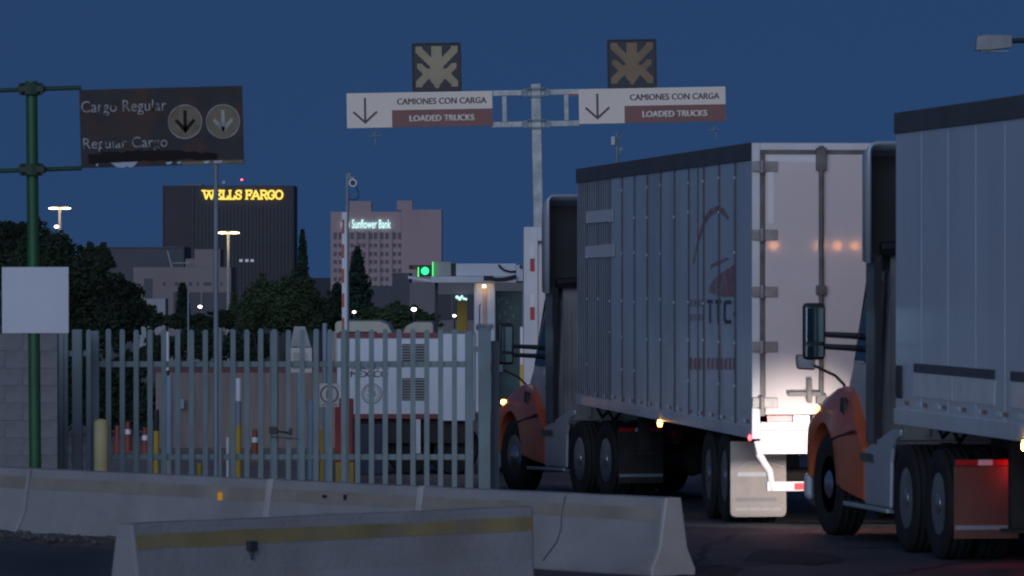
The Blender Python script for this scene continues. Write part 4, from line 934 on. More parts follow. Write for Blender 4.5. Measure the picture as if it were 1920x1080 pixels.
# ============================================================ tractor
lens_off = mat('unlit_red_lens_big', (.16, .015, .015), .3)
def tractor(label, loc, rz, steer, dh=0, pitch=0, braking=False):
    t = thing('truck_tractor', label, 'truck', loc, rz, group='orange-nosed semi tractors in the queue')
    t.rotation_euler.x = pitch
    rw = .51
    for y in (-.66, .66):
        for sd_ in (-1, 1):
            wheel(t, sd_ * 1.08, y, rw, sd_); wheel(t, sd_ * .74, y, rw, sd_, full=False)
        q = M(); q.cyl((-.6, y, rw), (.6, y, rw), .09, None, 10); q.lathe([(0, -.25), (.2, -.12), (.22, .1), (0, .25)], (0, y, rw), 'y', 12); ob('axle', q, chassis_m, t)
    for sd_ in (-1, 1): wheel(t, sd_ * 1.05, 4.25, rw, sd_, convex=True, steer=steer, wd=.30)
    q = M(); q.cyl((-.9, 4.25, rw - .08), (.9, 4.25, rw - .08), .06, None, 8); ob('axle', q, chassis_m, t)
    q = M()
    for sx in (-.43, .43): q.span((sx - .05, -1.35, .72), (sx + .05, 5.1, .98))
    q.span((-.377, -.3, .76), (.377, -.1, .95)); q.span((-.377, 1.2, .76), (.377, 1.4, .95)); ob('frame', q, chassis_m, t)
    q = M(); q.prism([(-.45, .985), (.55, .985), (.45, 1.14), (-.1, 1.14), (-.5, 1.02)], 'x', -.42, .42); ob('fifth_wheel', q, dark_m, t)
    # cab: profile in (y, z) with half width growing down
    prof = [(2.32, .95), (3.55, .95), (3.72, 1.55), (3.50, 1.75), (3.10, 2.70), (2.8, 2.86), (2.36, 2.86)]
    hw = {.95: 1.09, 1.55: 1.09, 1.75: 1.08, 2.70: 1.0, 2.86: .95}
    q = M(); q.loft([[(-hw[z] * f, y, z) for y, z in prof] for f in (1, .33, -.33, -1)]); ob('cab', q, cab_m, t, bevel=.05)
    q = M(); q.span((-.98, 2.295, 1.0), (.98, 2.318, 2.78)); c = ob('cab_back_panel', q, cab_back, t, bevel=.01)
    for x in (-.9, -.62, -.2, .2, .62, .9): q = M(); q.span((x - .025, 2.265, 1.05), (x + .025, 2.293, 2.5)); ob('rib', q, cab_back, c)
    q = M(); q.span((-.5, 2.27, 2.02), (.5, 2.293, 2.4)); ob('rear_window', q, glass_d, c)
    q = M(); q.lathe([(.0, 0), (.09, 0), (.1, .05), (.1, 1.2), (.06, 1.3), (.06, 1.6), (0, 1.6)], (.6, 1.95, .95), 'z', 14); ob('exhaust_stack', q, chrome, t, smooth=True)
    q = M(); q.tube([(-.62, 2.26, 1.35), (-.6, 1.7, 1.05), (-.5, 1.2, 1.3), (-.55, 1.0, 1.15)], .022, 8); q.tube([(-.5, 2.26, 1.38), (-.45, 1.65, 1.0), (-.38, 1.15, 1.28), (-.45, 1.0, 1.1)], .022, 8); ob('air_hose', q, black_m, t)
    # side extenders and roof fairing (open at the back)
    for sx in (-1, 1):
        q = M(); q.prism([(1.98, .98), (2.42, .98), (2.42, 2.85), (1.98, 2.78)], 'x', sx * 1.165, sx * 1.20); e = ob('side_extender', q, mat('extender_grey', (.13, .13, .14), .5) if 'extender_grey' not in bpy.data.materials else bpy.data.materials['extender_grey'], t, bevel=.01)
        q = M(); q.span((sx * 1.15, 1.92, .98), (sx * 1.215, 1.977, 2.8)); ob('rubber_edge', q, black_m, e)
    fl = []
    for y, zt, hwid, zb in ((2.02, 3.90 + dh, 1.27, 2.72), (2.35, 3.84 + dh, 1.25, 2.74), (2.7, 3.64 + dh * .9, 1.17, 2.8), (3.0, 3.32 + dh * .5, 1.08, 2.78), (3.2, 3.0, 1.0, 2.74)):
        lo = [(-hwid, y, zb)]
        for a in range(0, 91, 18): lo.append((-hwid + .10 - .10 * math.cos(R(a)), y, zt - .10 + .10 * math.sin(R(a))))
        lo += [(-x, yy, z) for x, yy, z in lo[::-1]]
        fl.append(lo)
    q = M(); nn = len(fl[0]); vs_ = [p for l in fl for p in l]; fs_ = [(j * nn + i, j * nn + i + 1, (j + 1) * nn + i + 1, (j + 1) * nn + i) for j in range(len(fl) - 1) for i in range(nn - 1)]
    fs_.append(tuple((len(fl) - 1) * nn + i for i in range(nn)))
    q.add(vs_, fs_); fo = ob('roof_fairing', q, fair_m, t, smooth=True); so_ = fo.modifiers.new('thickness', 'SOLIDIFY'); so_.thickness = .035; so_.offset = -1
    q = M(); ins = [(x * .93, 1.9, z - .07) for x, y, z in fl[0]]; q.add([(x, 2.42, z) for x, y, z in ins], [tuple(range(len(ins)))]); ob('fairing_bulkhead', q, fair_in, fo)
    q = M(); q.tube([(-1.1, 2.2, 2.86), (-.3, 2.17, 2.9), (.3, 2.19, 2.87), (1.1, 2.2, 2.9)], .07, 8); ob('fairing_brace', q, black_m, t)
    # five clearance lamps over the windscreen
    cl = M().lathe([(0, -.03), (.045, -.02), (.045, .02), (0, .04)], (0, 0, 0), 'y', 10).mesh('clearance_lamp', g_clear)
    for x in (-.72, -.2, 0, .2, .72): put('clearance_lamp', cl, t, (x, 3.27, 2.93))
    # doors
    for sx in (-1, 1):
        q = M(); d = sx
        pts = [(2.45, 1.02), (3.45, 1.02), (3.58, 1.55), (3.40, 1.72), (3.02, 2.62), (2.45, 2.66)]
        lo = [(d * (1.105 if z < 1.8 else 1.03), y, z) for y, z in pts]; li = [(d * (1.07 if z < 1.8 else 1.0), y, z) for y, z in pts]
        q.loft([li, lo]); dr = ob('door', q, cab_m, t, bevel=.012)
        pts = [(2.45, 1.74), (3.34, 1.76), (2.94, 2.52), (2.45, 2.55)]
        q.__init__(); q.loft([[(d * (1.09 if z < 1.8 else 1.02), y, z) for y, z in pts], [(d * (1.115 if z < 1.8 else 1.045), y, z) for y, z in pts]]); ob('window', q, glass_d, dr)
        q = M(); q.span((d * 1.106, 2.5, 1.42), (d * 1.13, 2.7, 1.47)); ob('handle', q, black_m, dr)
        q = M(); q.tube([(d * 1.15, 2.46, 1.1), (d * 1.15, 2.46, 2.3)], .016, 8); ob('grab_rail', q, chrome, t)
        q = M(); q.tube([(d * 1.07, 3.42, 1.7), (d * 1.02, 3.0, 2.64)], .035, 8); ob('window_trim', q, black_m, dr)
    q = M(); q.loft([[(x, 3.535, 1.74) for x in (-.9, .9)] + [(x, 3.12, 2.66) for x in (.82, -.82)], [(x, 3.56, 1.75) for x in (-.9, .9)] + [(x, 3.145, 2.67) for x in (.82, -.82)]]); ob('windscreen', q, glass_d, t)
    # hood and fenders
    q = M(); q.loft([[(-.95, 3.62, .9), (-.95, 3.62, 1.45), (-.75, 3.62, 1.66), (.75, 3.62, 1.66), (.95, 3.62, 1.45), (.95, 3.62, .9)],
                     [(-.85, 4.4, .8), (-.85, 4.4, 1.38), (-.66, 4.4, 1.56), (.66, 4.4, 1.56), (.85, 4.4, 1.38), (.85, 4.4, .8)],
                     [(-.74, 5.05, .7), (-.74, 5.05, 1.2), (-.58, 5.05, 1.38), (.58, 5.05, 1.38), (.74, 5.05, 1.2), (.74, 5.05, .7)],
                     [(-.66, 5.28, .7), (-.66, 5.28, 1.05), (-.52, 5.28, 1.16), (.52, 5.28, 1.16), (.66, 5.28, 1.05), (.66, 5.28, .7)]]); ob('hood', q, orange, t, bevel=.06)
    q = M(); q.span((-.5, 5.285, .5), (.5, 5.33, 1.1)); g = ob('grille', q, dark_m, t)
    for i in range(6): q = M(); q.span((-.48, 5.332, .55 + i * .09), (.48, 5.345, .59 + i * .09)); ob('grille_bar', q, chrome, g)
    for sx in (-1, 1):
        arc = [(4.25 + .63 * math.cos(a), .50 + .63 * math.sin(a)) for a in [R(6 + 10 * i) for i in range(0, 18)]]
        outer = [(2.48, .42), (2.5, .93), (2.98, 1.20), (3.42, 1.50), (4.0, 1.48), (4.5, 1.36), (4.9, 1.15), (5.12, .88), (5.16, .62)]
        def wx(y, z):    # half width of the outer fender skin
            return (1.235 - max(0, z - 1.1) * .30) - max(0, y - 4.9) * .35 - max(0, 3.5 - y) * .03
        poly = outer + arc[0:] 
        q = M(); n_ = len(poly)
        vo = [(sx * wx(y, z), y, z) for y, z in poly]; vi = [(sx * .78, y, z) for y, z in poly]
        q.add(vo + vi, [(i, (i + 1) % n_, n_ + (i + 1) % n_, n_ + i) for i in range(n_)])
        # outer skin as a strip between outline and arch
        k1 = len(outer); k2 = len(arc)
        oi = [outer[0]]
        q2 = M()
        # resample the outline to the arch's count
        import bisect
        acc = [0]
        rev = outer[::-1]
        for a, b_ in zip(rev, rev[1:]): acc.append(acc[-1] + math.hypot(b_[0] - a[0], b_[1] - a[1]))
        rs = []
        for i in range(k2):
            dd = acc[-1] * i / (k2 - 1); j = min(max(bisect.bisect_left(acc, dd), 1), len(acc) - 1); f = (dd - acc[j - 1]) / (acc[j] - acc[j - 1])
            rs.append((rev[j - 1][0] + (rev[j][0] - rev[j - 1][0]) * f, rev[j - 1][1] + (rev[j][1] - rev[j - 1][1]) * f))
        lv = []
        for i in range(k2):
            for fr in (0, .33, .66, 1):
                y = arc[i][0] + (rs[i][0] - arc[i][0]) * fr; z = arc[i][1] + (rs[i][1] - arc[i][1]) * fr
                bul = .03 * math.sin(fr * math.pi) 
                lv.append((sx * (wx(y, z) + bul), y, z))
        q.add(lv, [(i * 4 + j, i * 4 + j + 1, (i + 1) * 4 + j + 1, (i + 1) * 4 + j) for i in range(k2 - 1) for j in range(3)])
        # top skin inwards
        tv = []
        for y, z in rs: tv += [(sx * wx(y, z), y, z), (sx * (wx(y, z) - .12), y, z + .03), (sx * .74, y, z + .02)]
        q.add(tv, [(i * 3 + j, i * 3 + j + 1, (i + 1) * 3 + j + 1, (i + 1) * 3 + j) for i in range(k2 - 1) for j in range(2)])
        me = q.mesh('fender', orange, True); b_ = bmesh.new(); b_.from_mesh(me); bmesh.ops.remove_doubles(b_, verts=b_.verts, dist=.002); bmesh.ops.recalc_face_normals(b_, faces=b_.faces); b_.to_mesh(me); b_.free()
        me.set_sharp_from_angle(angle=R(38))
        fd = put('fender', me, t)
        q = M(); q.prism([(3.30, 1.16), (3.56, 1.22), (3.52, 1.40), (3.36, 1.36)], 'x', sx * 1.06, sx * (1.215)); ob('hood_vent', q, black_m, fd, bevel=.01)
        q = M(); q.box((sx * 1.252, 3.25, 1.03), (.03, 1.1, .018), rx=R(-6)); ob('panel_gap', q, black_m, fd)
        q = M(); q.lathe([(0, -.05), (.035, -.03), (.035, .03), (0, .05)], (0, 0, 0), 'y', 10); ob('marker_lamp', q, g_amber, fd, loc=(sx * 1.20, 4.72, 1.25))
        q = M(); q.loft([[(sx * 1.12, 4.98, .74), (sx * .80, 5.26, .74), (sx * .80, 5.22, 1.0), (sx * 1.08, 4.98, 1.02)], [(sx * 1.15, 5.02, .75), (sx * .80, 5.32, .75), (sx * .80, 5.27, .99), (sx * 1.11, 5.02, 1.01)]]); ob('headlight', q, mat('headlight_lens', (.5, .5, .52), .15) if 'headlight_lens' not in bpy.data.materials else bpy.data.materials['headlight_lens'], t, bevel=.02)
        # chassis fairing, steps and fuel tank
        q = M(); q.prism([(1.36, .38), (2.465, .38), (2.485, .92), (2.2, .97), (1.3, 1.14), (.92, 1.15), (.93, 1.08), (1.14, 1.04), (1.27, .95), (1.33, .82)], 'x', sx * 1.16, sx * 1.20); cf = ob('chassis_fairing', q, fair_m, t, bevel=.02)
        q = M(); q.span((sx * 1.202, 2.0, .80), (sx * 1.215, 2.75, .88)); ob('step', q, steel_d, cf)
        q = M(); q.span((sx * .9, 1.5, .33), (sx * 1.2, 3.46, .375)); ob('fairing_sill', q, fair_m, cf, bevel=.01)
        q = M(); q.cyl((sx * .86, 1.0, .66), (sx * .86, 2.9, .66), .30, None, 28); tk = ob('fuel_tank', q, mat('tank_dull', (.09, .09, .10), .5, .4) if 'tank_dull' not in bpy.data.materials else bpy.data.materials['tank_dull'], t, smooth=True)
        q = M(); q.lathe([(.302, -.02), (.315, -.02), (.315, .02), (.302, .02)], (sx * .86, 1.2, .66), 'y', 28); ob('tank_strap', q, chrome, tk, smooth=True)
        # mirrors
        xm = sx * 1.51; ym = 3.38
        q = M(); q.box((xm, ym, 2.05), (.225, .10, .56)); m_ = ob('mirror', q, black_m, t, bevel=.04)
        q = M(); q.box((xm, ym - .056, 2.115), (.175, .008, .34)); q2 = M().box((xm, ym - .056, 1.855), (.175, .008, .115))
        ob('mirror_glass', q, mirror_g, m_, bevel=.01); ob('mirror_glass', q2, mirror_g, m_, bevel=.01)
        for zz in (2.02, 1.90): q = M(); q.tube([(sx * 1.40, ym, zz), (sx * 1.02, ym - .05, zz - .02)], [.028, .034], 8); ob('mirror_arm', q, black_m, m_)
        q = M(); q.loft([[(-.10, 0, -.07), (.10, 0, -.085), (.105, 0, .075), (-.115, 0, .09)], [(-.075, .12, -.05), (.075, .12, -.055), (.075, .12, .05), (-.085, .12, .06)]]); hm = ob('hood_mirror', q, mat('mirror_shell', (.06, .06, .055), .35, .4) if 'mirror_shell' not in bpy.data.materials else bpy.data.materials['mirror_shell'], t, loc=(sx * 1.36, 4.45, 1.725), bevel=.025); q = M(); q.loft([[(-.09, -.012, -.05), (.085, -.012, -.062), (.088, -.012, .058), (-.098, -.012, .07)], [(-.09, -.004, -.05), (.085, -.004, -.062), (.088, -.004, .058), (-.098, -.004, .07)]]); ob('mirror_glass', q, chrome, hm)
        q = M(); q.tube([(0, .05, 0), (-sx * .08, .0, -.03), (-sx * .26, -.18, -.13), (-sx * .33, -.28, -.22), (-sx * .35, -.30, -.36)], .016, 8); ob('mirror_stalk', q, black_m, hm, loc=(0, 0, 0))
        # mud flaps and tail lamps behind the drive wheels
        q = M(); q.span((sx * .62, -1.37, .88), (sx * 1.22, -1.33, .94)); hb = ob('flap_hanger', q, dark_m, t)
        q = M(); q.span((sx * .64, -1.385, .885), (sx * .86, -1.372, .935)); ob('red_reflector', q, red_tape, hb); q = M(); q.span((sx * .865, -1.385, .885), (sx * 1.0, -1.372, .935)); ob('white_reflector', q, white_tape, hb); q = M(); q.span((sx * 1.005, -1.385, .885), (sx * 1.21, -1.372, .935)); ob('red_reflector', q, red_tape, hb)
        q = M(); q.span((sx * .62, -1.36, .22), (sx * 1.22, -1.345, .876)); fpl = ob('mud_flap', q, flap_red_lit if braking else chassis_m, t)
        q = M(); q.span((sx * .63, -1.37, .30), (sx * 1.21, -1.362, .34)); ob('flap_strip', q, galv_d, fpl)
        q = M(); q.span((sx * .40, -1.50, .80), (sx * .58, -1.40, .92)); lb = ob('lamp_box', q, dark_m, t); q = M(); q.lathe([(0, -.03), (.055, -.02), (.06, .0), (0, .0)], (sx * .50, -1.502, .86), 'y', 14); q.lathe([(0, -.0), (.04, .0), (.04, .03), (0, .03)], (sx * .585, -1.45, .86), 'x', 12) if sx > 0 else q.lathe([(0, -.03), (.04, -.03), (.04, .0), (0, .0)], (-.582, -1.45, .86), 'x', 12); ob('tail_lamp', q, g_tail if braking else lens_off, lb)
    q = M(); q.loft([[(-1.29, 4.95, .36), (-1.29, 4.95, .58), (-1.2, 4.9, .60), (-1.2, 4.9, .32)], [(-1.14, 5.25, .25), (-1.14, 5.25, .66), (-1.05, 5.15, .66), (-1.05, 5.15, .25)], [(-.55, 5.40, .26), (-.55, 5.40, .66), (-.55, 5.28, .66), (-.55, 5.28, .26)],
                     [(.55, 5.40, .26), (.55, 5.40, .66), (.55, 5.28, .66), (.55, 5.28, .26)], [(1.14, 5.25, .25), (1.14, 5.25, .66), (1.05, 5.15, .66), (1.05, 5.15, .25)], [(1.29, 4.95, .36), (1.29, 4.95, .58), (1.2, 4.9, .60), (1.2, 4.9, .32)]]); ob('bumper', q, fair_m, t, bevel=.045)
    return t
def beams(t, power):
    for sx in (-1, 1):
        l = bpy.data.lights.new('headlight_beam', 'SPOT'); l.energy = power; l.color = (1, .93, .88); l.spot_size = R(68); l.spot_blend = .95; l.shadow_soft_size = .07
        o = bpy.data.objects.new('headlight_beam', l); col.objects.link(o); o.parent = t; o.location = (sx * .86, 5.42, .90); o.rotation_euler = (R(83), 0, 0)
# first truck
ang1 = math.atan(.256)
t1 = tractor('orange-nosed semi tractor pulling the ribbed trailer, its nose beside the gate post', (1.04 + 1.22 * math.cos(ang1), 75.6 + 1.22 * math.sin(ang1), -.335), ang1, R(6), dh=.16, pitch=-.019)
ang2 = math.atan(.158)
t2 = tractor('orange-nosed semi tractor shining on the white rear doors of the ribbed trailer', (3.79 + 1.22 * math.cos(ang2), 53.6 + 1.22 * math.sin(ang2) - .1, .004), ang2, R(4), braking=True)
beams(t2, 250); beams(t1, 50)

# ============================================================ trailers
def trailer(label, rear_left, slope, zb, zt, Lg, kind):
    a = math.atan(slope); c = Vector((rear_left[0] + 1.3 * math.cos(a), rear_left[1] + 1.3 * math.sin(a), 0))
    t = thing('semi_trailer', label, 'trailer', c, a, group='white box trailers in the queue')
    sm = side_m if kind == 1 else side2_m
    rail_h = .18 if kind == 1 else .19
    low_h = .11 if kind == 1 else .13
    q = M(); q.span((-1.285, .08, zt - .05), (1.285, Lg, zt)); ob('roof', q, rail_m, t)
    q = M(); q.span((1.25, .08, zb), (1.28, Lg - .02, zt - .052)); ob('side_wall', q, sm, t)
    q = M(); q.span((-1.27, Lg - .02, zb), (1.27, Lg, zt - .052)); ob('front_wall', q, sm, t, bevel=.005)
    q = M(); q.span((-1.25, .08, zb), (1.245, Lg - .025, zb + .12)); ob('floor', q, chassis_m, t)
    n = 13; pw = (Lg - .08) / n
    for i in range(n):
        y0, y1 = .08 + i * pw, .08 + (i + 1) * pw
        q = M(); q.span((-1.28, y0 + .006, zb + low_h), (-1.262, y1 - .006, zt - rail_h)); 
        # slightly oil-canned skin
        p = ob('side_panel', q, sm, t)
    pst = M().span((-1.296, -.03, zb + low_h + .002), (-1.2805, .03, zt - rail_h - .002)).mesh('side_post', post_m if kind == 1 else sm) if kind == 1 else M().span((-1.283, -.02, zb + low_h + .002), (-1.2805, .02, zt - rail_h - .002)).mesh('side_post', sm)
    for i in range(1, n): put('side_post', pst, t, (0, .08 + i * pw, 0))
    if kind == 1:
        rb = M().span((-1.293, -.018, zb + low_h + .003), (-1.2805, .018, zt - rail_h - .003)).mesh('side_rib', post_m)
        for i in range(n - 3, n):
            for k in range(1, 5):
                put('side_rib', rb, t, (0, .08 + (i + k / 5) * pw, 0))
        put('side_rib', rb, t, (0, .08 + 3.4 * pw, 0))
    q = M(); q.span((-1.30, .05, zt - rail_h), (-1.26, Lg + .005, zt + .008)); q.span((1.26, .05, zt - rail_h), (1.30, Lg + .005, zt + .008)); ob('top_rail', q, rail_m, t, bevel=.008)
    q = M(); q.span((-1.30, .05, zb - .02), (-1.262, Lg, zb + low_h)); q.span((1.262, .05, zb - .02), (1.30, Lg, zb + low_h)); ob('bottom_rail', q, sm, t, bevel=.006)
    rv = M()
    for i in range(n * 3):
        y = .08 + (i + .5) * pw / 3
        rv.lathe([(0.016, 0), (.011, .006), (0, .010)], (-1.3, y, zb + .045), 'x', 6)
    for i in range(1, n):
        for z in (zb + .5, zb + .95, zb + 1.4, zt - 1.15, zt - .7, zt - .35):
            if kind == 2 or random.random() < .45: continue
            rv.lathe([(.017, 0), (.011, -.008), (0, -.011)], (-1.2965, .08 + i * pw, z + random.uniform(-.03, .03)), 'x', 6)
    ob('glint_rivets', rv, decal_pale, t, kind='stuff')  # pale colour stands in for glints on the rivet heads
    tz = zb + (.155 if kind == 1 else .19); k = 0; y = .3
    tm = [M().span((-1.2845, 0, tz - .02), (-1.2812, .22, tz + .02)).mesh('tape_mark', m_) for m_ in (decal_red, decal_pale)]
    while y < Lg - .6:
        put('tape_mark', tm[k % 2], t, (0, y, 0)); y += .34 if k % 2 == 0 else .55; k += 1
    # ---- rear
    q = M(); q.span((-1.3, 0, zb - .02), (-1.215, .05, zt)); q.span((1.215, 0, zb - .02), (1.3, .05, zt)); q.span((-1.213, 0, zt - .075), (1.213, .05, zt)); ob('rear_frame', q, frame_w, t, bevel=.006)
    q = M(); q.span((-1.213, -.004, zt - .115), (1.213, .04, zt - .078)); q.span((-1.213, -.003, zb + .22), (-1.165, .04, zt - .118)); q.span((1.165, -.003, zb + .22), (1.213, .04, zt - .118)); ob('door_seal', q, steel_d, t)
    for sx in (-1, 1):
        q = M(); xa, xb = sorted((sx * .012, sx * 1.16)); q.span((xa, -.012, zb + .235), (xb, .045, zt - .12)); dr = ob('rear_door', q, door_m, t, bevel=.006)
        xr = sx * (1.3 - .73)
        q = M(); q.cyl((xr, -.05, zb + .26), (xr, -.05, zt - .03), .026, None, 10); lr = ob('lock_rod', q, steel_d, dr, smooth=True)
        q = M()
        for z in (zt - .17, zb + 1.55, zb + .4): q = M(); q.span((xr - .055, -.075, z - .05 if z < zt - .2 else z - .12), (xr + .055, -.013, z + .05 if z < zt - .2 else z + .12)); ob('rod_keeper', q, steel_d, dr, bevel=.01)
        q = M(); zz = 1.36; q.span((xr - .36, -.085, zz - .03), (xr + .0, -.055, zz + .02)); q.span((xr - .16, -.1, zz - .10), (xr - .105, -.086, zz + .15)); ob('lock_handle', q, steel_d, dr, bevel=.008)
        for z in ((3.75, 3.03, 2.43, 1.85, 1.26) if kind == 1 else (3.8, 3.1, 2.5, 1.9, 1.5)):
            q = M(); q.span((sx * 1.30, -.03, z - .055), (sx * 1.03, -.0135, z + .055)); q.cyl((sx * 1.2, -.045, z - .07), (sx * 1.2, -.045, z + .07), .026, None, 8); ob('hinge', q, steel_d if False else mat('hinge_steel', (.30, .27, .26), .5, .3, var=.25, scale=12) if 'hinge_steel' not in bpy.data.materials else bpy.data.materials['hinge_steel'], dr, bevel=.006)
        q = M(); q.span((sx * .6, -.0165, zt - .2), (sx * 1.13, -.0125, zt - .14)); q.span((sx * 1.07, -.0175, zt - .85), (sx * 1.13, -.0125, zt - .21)); ob('white_reflector', q, white_tape, dr)
    for i in range(9):
        x = -1.14 + i * .28; 
        q = M(); q.span((x, -.018, zb + .16), (x + (.265 if i % 2 == 0 else .17), -.006, zb + .225)); ob('red_reflector' if i % 2 == 0 else 'white_reflector', q, red_tape if i % 2 == 0 else white_tape, t)
        if i % 2: pass
    q = M(); q.span((-1.213, 0, zb - .18), (1.213, .06, zb + .15)); q.span((-1.213, -.012, zb + .235 - .092), (1.213, -.001, zb + .157)); sill = ob('rear_sill', q, frame_w, t, bevel=.006)
    q = M()
    for x in (-.56, -.14, .14, .56): q.span((x - .009, -.006, zb - .17), (x + .009, -.001, zb + .06))
    q.span((-1.2, -.006, zb + .06), (1.2, -.001, zb + .07)); ob('sill_seam', q, steel_d, sill)
    for sx in (-1, 1):
        for x in (.80, .95, 1.1):
            q = M(); q.lathe([(0, -.03), (.05, -.02), (.055, .0), (0, .0)], (sx * x if sx > 0 else sx * x + .0, -.005, zb - .06), 'y', 16); 
            if sx > 0 or x == .80: ob('tail_lamp', q, g_tail, t)
        q = M(); q.lathe([(0, -.02), (.03, -.01), (.03, .01), (0, .02)], (-1.305 if sx < 0 else 1.305, .12, zb - .07 + .06), 'x', 10); ob('side_marker', q, g_red, t)
        # bent underride guard leg
        q = M(); q.tube([(sx * 1.24, .02, zb - .05), (sx * 1.23, -.01, zb - .18), (sx * 1.12, -.03, zb - .36), (sx * 1.09, -.03, zb - .56)], .038, 8); ob('guard_leg', q, frame_w, t, smooth=True)
    q = M(); q.span((-1.15, -.06, .33), (1.15, .0, .43)); gd = ob('underride_guard', q, frame_w, t, bevel=.008)
    for i in range(7): q = M(); x = -.86 + i * .3; q.span((x, -.065, .345), (x + .16, -.0615, .415)); ob('red_reflector', q, red_tape, gd)
    # axles, wheels, flaps
    for y in (2.5, 3.75):
        wz = .40 - (y - 2.5) * .018 if kind == 1 else .5
        for sx in (-1, 1):
            wheel(t, sx * 1.12, y, wz, sx, r=.5, wd=.27); wheel(t, sx * .80, y, wz, sx, r=.5, wd=.27, full=False)
        q = M(); q.cyl((-.7, y, wz), (.7, y, wz), .07, None, 10); ob('axle', q, chassis_m, t)
    q = M()
    for x in (-.5, .5): q.span((x - .05, 1.2, .72), (x + .05, 4.2, zb - .003))
    ob('bogie_frame', q, chassis_m, t)
    for sx in (-1, 1):
        x0 = sx * 1.27; x1 = sx * .66
        q = M(); r_ = .05; xa, xb = sorted((x0, x1)); za, zc = (-.02 if kind == 1 else .06), zb - .10
        poly = [(xa, zc), (xa, za + r_), (xa + r_ * .3, za + r_ * .3), (xa + r_, za), (xb - r_, za), (xb - r_ * .3, za + r_ * .3), (xb, za + r_), (xb, zc)]
        q.prism(poly, 'y', 1.80, 1.818); fl = ob('mud_flap', q, flap_m, t)
        cx = (xa + xb) / 2
        put('lettering', text_mesh('lettering', 'www.mch.com.mx', .50, .045, flap_ink, ext=.002), fl, (cx, 1.799, za + .09))
        q = M(); q.span((cx - .23, 1.795, .42), (cx + .1, 1.799, .465)); q.tube([(cx - .2, 1.796, .52), (cx - .1, 1.796, .575), (cx + .08, 1.796, .585), (cx + .28, 1.796, .52)], .007, 6); ob('car_outline', q, flap_ink, fl)
        q = M(); q.span((cx - .25, 1.796, .15), (cx + .2, 1.799, .19)); ob('faded_print', q, flap_grey, fl)
    # landing gear
    for sx in (-.8, .8):
        q = M(); q.span((sx - .07, Lg - 3.3, .35), (sx + .07, Lg - 3.16, zb - .003)); q.box((sx, Lg - 3.23, .33), (.26, .26, .03)); ob('landing_leg', q, chassis_m, t)
    # amber side lamp half way along
    q = M(); q.lathe([(0, -.03), (.04, -.02), (.04, .02), (0, .03)], (0, 0, 0), 'x', 10); ob('side_marker', q, g_amber if kind == 1 else glow('bright_amber_lamp', (1, .42, .05), 75), t, loc=(-1.31, 7.4 if kind == 1 else Lg - 5.9, zb + .01 - .06))
    return t, pw
Tz1 = .90
tr1, pw = trailer('white ribbed box trailer with a faded red swoosh and TTC letters', (2.53, 60.7), .105, Tz1, 4.0, 16.1, 1)
tr2, _ = trailer('streaked pale box trailer with low grey bands, behind the right orange tractor', (3.62 + .125 * 15.97, 54.6 - 15.97), .125, 1.22, 4.14, 16.1, 2)
def yl(px): 
    k = (px - 960) / F; return (2.53 - 60.7 * k) / (.105 + k)
def zl(px, py): return H - (py - Y0) * (60.7 + yl(px)) / F
sx_ = -1.2815
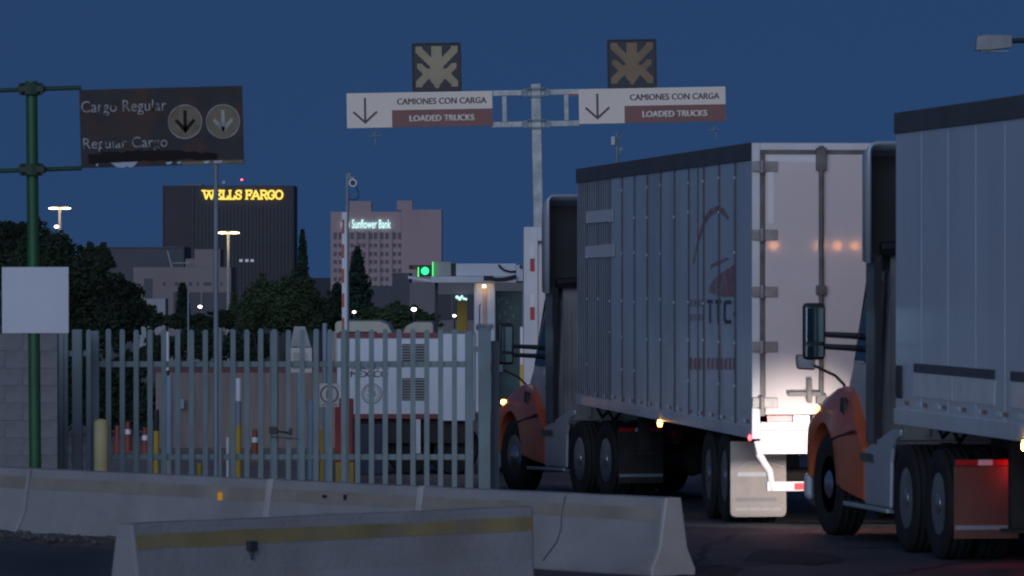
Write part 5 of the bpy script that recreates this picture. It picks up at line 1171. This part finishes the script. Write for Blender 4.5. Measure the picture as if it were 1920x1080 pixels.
# swoosh, logo and lettering on the first trailer's side
def side_poly(pts): return [(yl(a), zl(a, b_)) for a, b_ in pts]
def side_decal(name, polys, m, x=sx_, t=.003):
    q = M()
    for p in polys: q.prism(side_poly(p), 'x', x - t, x)
    return ob(name, q, m, tr1)
up = [(1296, 492), (1300, 468), (1306, 445), (1312, 422), (1320, 404), (1330, 391), (1342, 386), (1354, 391), (1364, 407)]
dn = [(1360, 412), (1352, 402), (1342, 398), (1332, 402), (1322, 414), (1314, 432), (1308, 452), (1302, 474), (1298, 496)]
side_decal('swoosh', [[a, b_, c_, d_] for a, b_, c_, d_ in zip(up, up[1:], dn[::-1][1:], dn[::-1])], decal_red)
side_decal('logo_mark', [[(1326, 548), (1328, 535), (1338, 520), (1355, 508), (1375, 495), (1376, 556), (1350, 556)], [(1328, 505), (1330, 496), (1360, 482), (1364, 486), (1335, 500)]], decal_red)
for pl in ([(1322.5, 562), (1333.5, 562), (1333.5, 569), (1322.5, 569)], [(1326.3, 569.2), (1329.7, 569.2), (1329.7, 606), (1326.3, 606)], [(1338, 562), (1349, 562), (1349, 569), (1338, 569)], [(1341.8, 569.2), (1345.2, 569.2), (1345.2, 606), (1341.8, 606)],
           [(1353.5, 569), (1357, 563), (1368, 563), (1368, 570), (1359, 570), (1357.5, 575), (1357.5, 595), (1359, 600), (1368, 600), (1368, 607), (1357, 607), (1353.5, 600)], [(1372, 586), (1378, 586), (1378, 592), (1372, 592)]):
    side_decal('logo_letter', [pl], decal_ink, x=sx_ - .0006)
side_decal('small_lettering', [[(1291 + i * 7, 562 + j * 27), (1296 + i * 7, 562 + j * 27), (1296 + i * 7, 574 + j * 27), (1291 + i * 7, 574 + j * 27)] for i in range(4) for j in (0, 1)], decal_grey, x=sx_ - .0003)
side_decal('web_lettering', [[(1289 + i * 8.2, 671 + (i % 3) * 1.5), (1295 + i * 8.2, 670), (1295 + i * 8.2, 694), (1289 + i * 8.2, 692)] for i in range(11)], decal_red)
side_decal('pale_patch', [[(1097, 397), (1148, 392), (1148, 415), (1097, 419)], [(1096, 462), (1150, 457), (1150, 481), (1096, 484)]], decal_pale, x=-1.2945, t=.004)
q = M(); q.span((-1.304, 15.75, 1.45), (-1.2835, 16.0, 1.76)); ob('document_box', q, black_m, tr2, bevel=.01)
# panels low on the second trailer's side
for y0, y1 in ((11.55, 15.2), (6.5, 10.9)):
    q = M(); q.span((-1.2875, y0, 1.705), (-1.2835, y1, 1.79)); ob('grey_band', q, post_m, tr2)
    q = M(); q.span((-1.2875, y0, 1.48), (-1.2835, (y0 + y1) / 2 - .02, 1.70)); ob('white_placard', q, decal_pale, tr2); q = M(); q.span((-1.2875, (y0 + y1) / 2 + .02, 1.48), (-1.2835, y1, 1.70)); ob('white_placard', q, decal_pale, tr2)
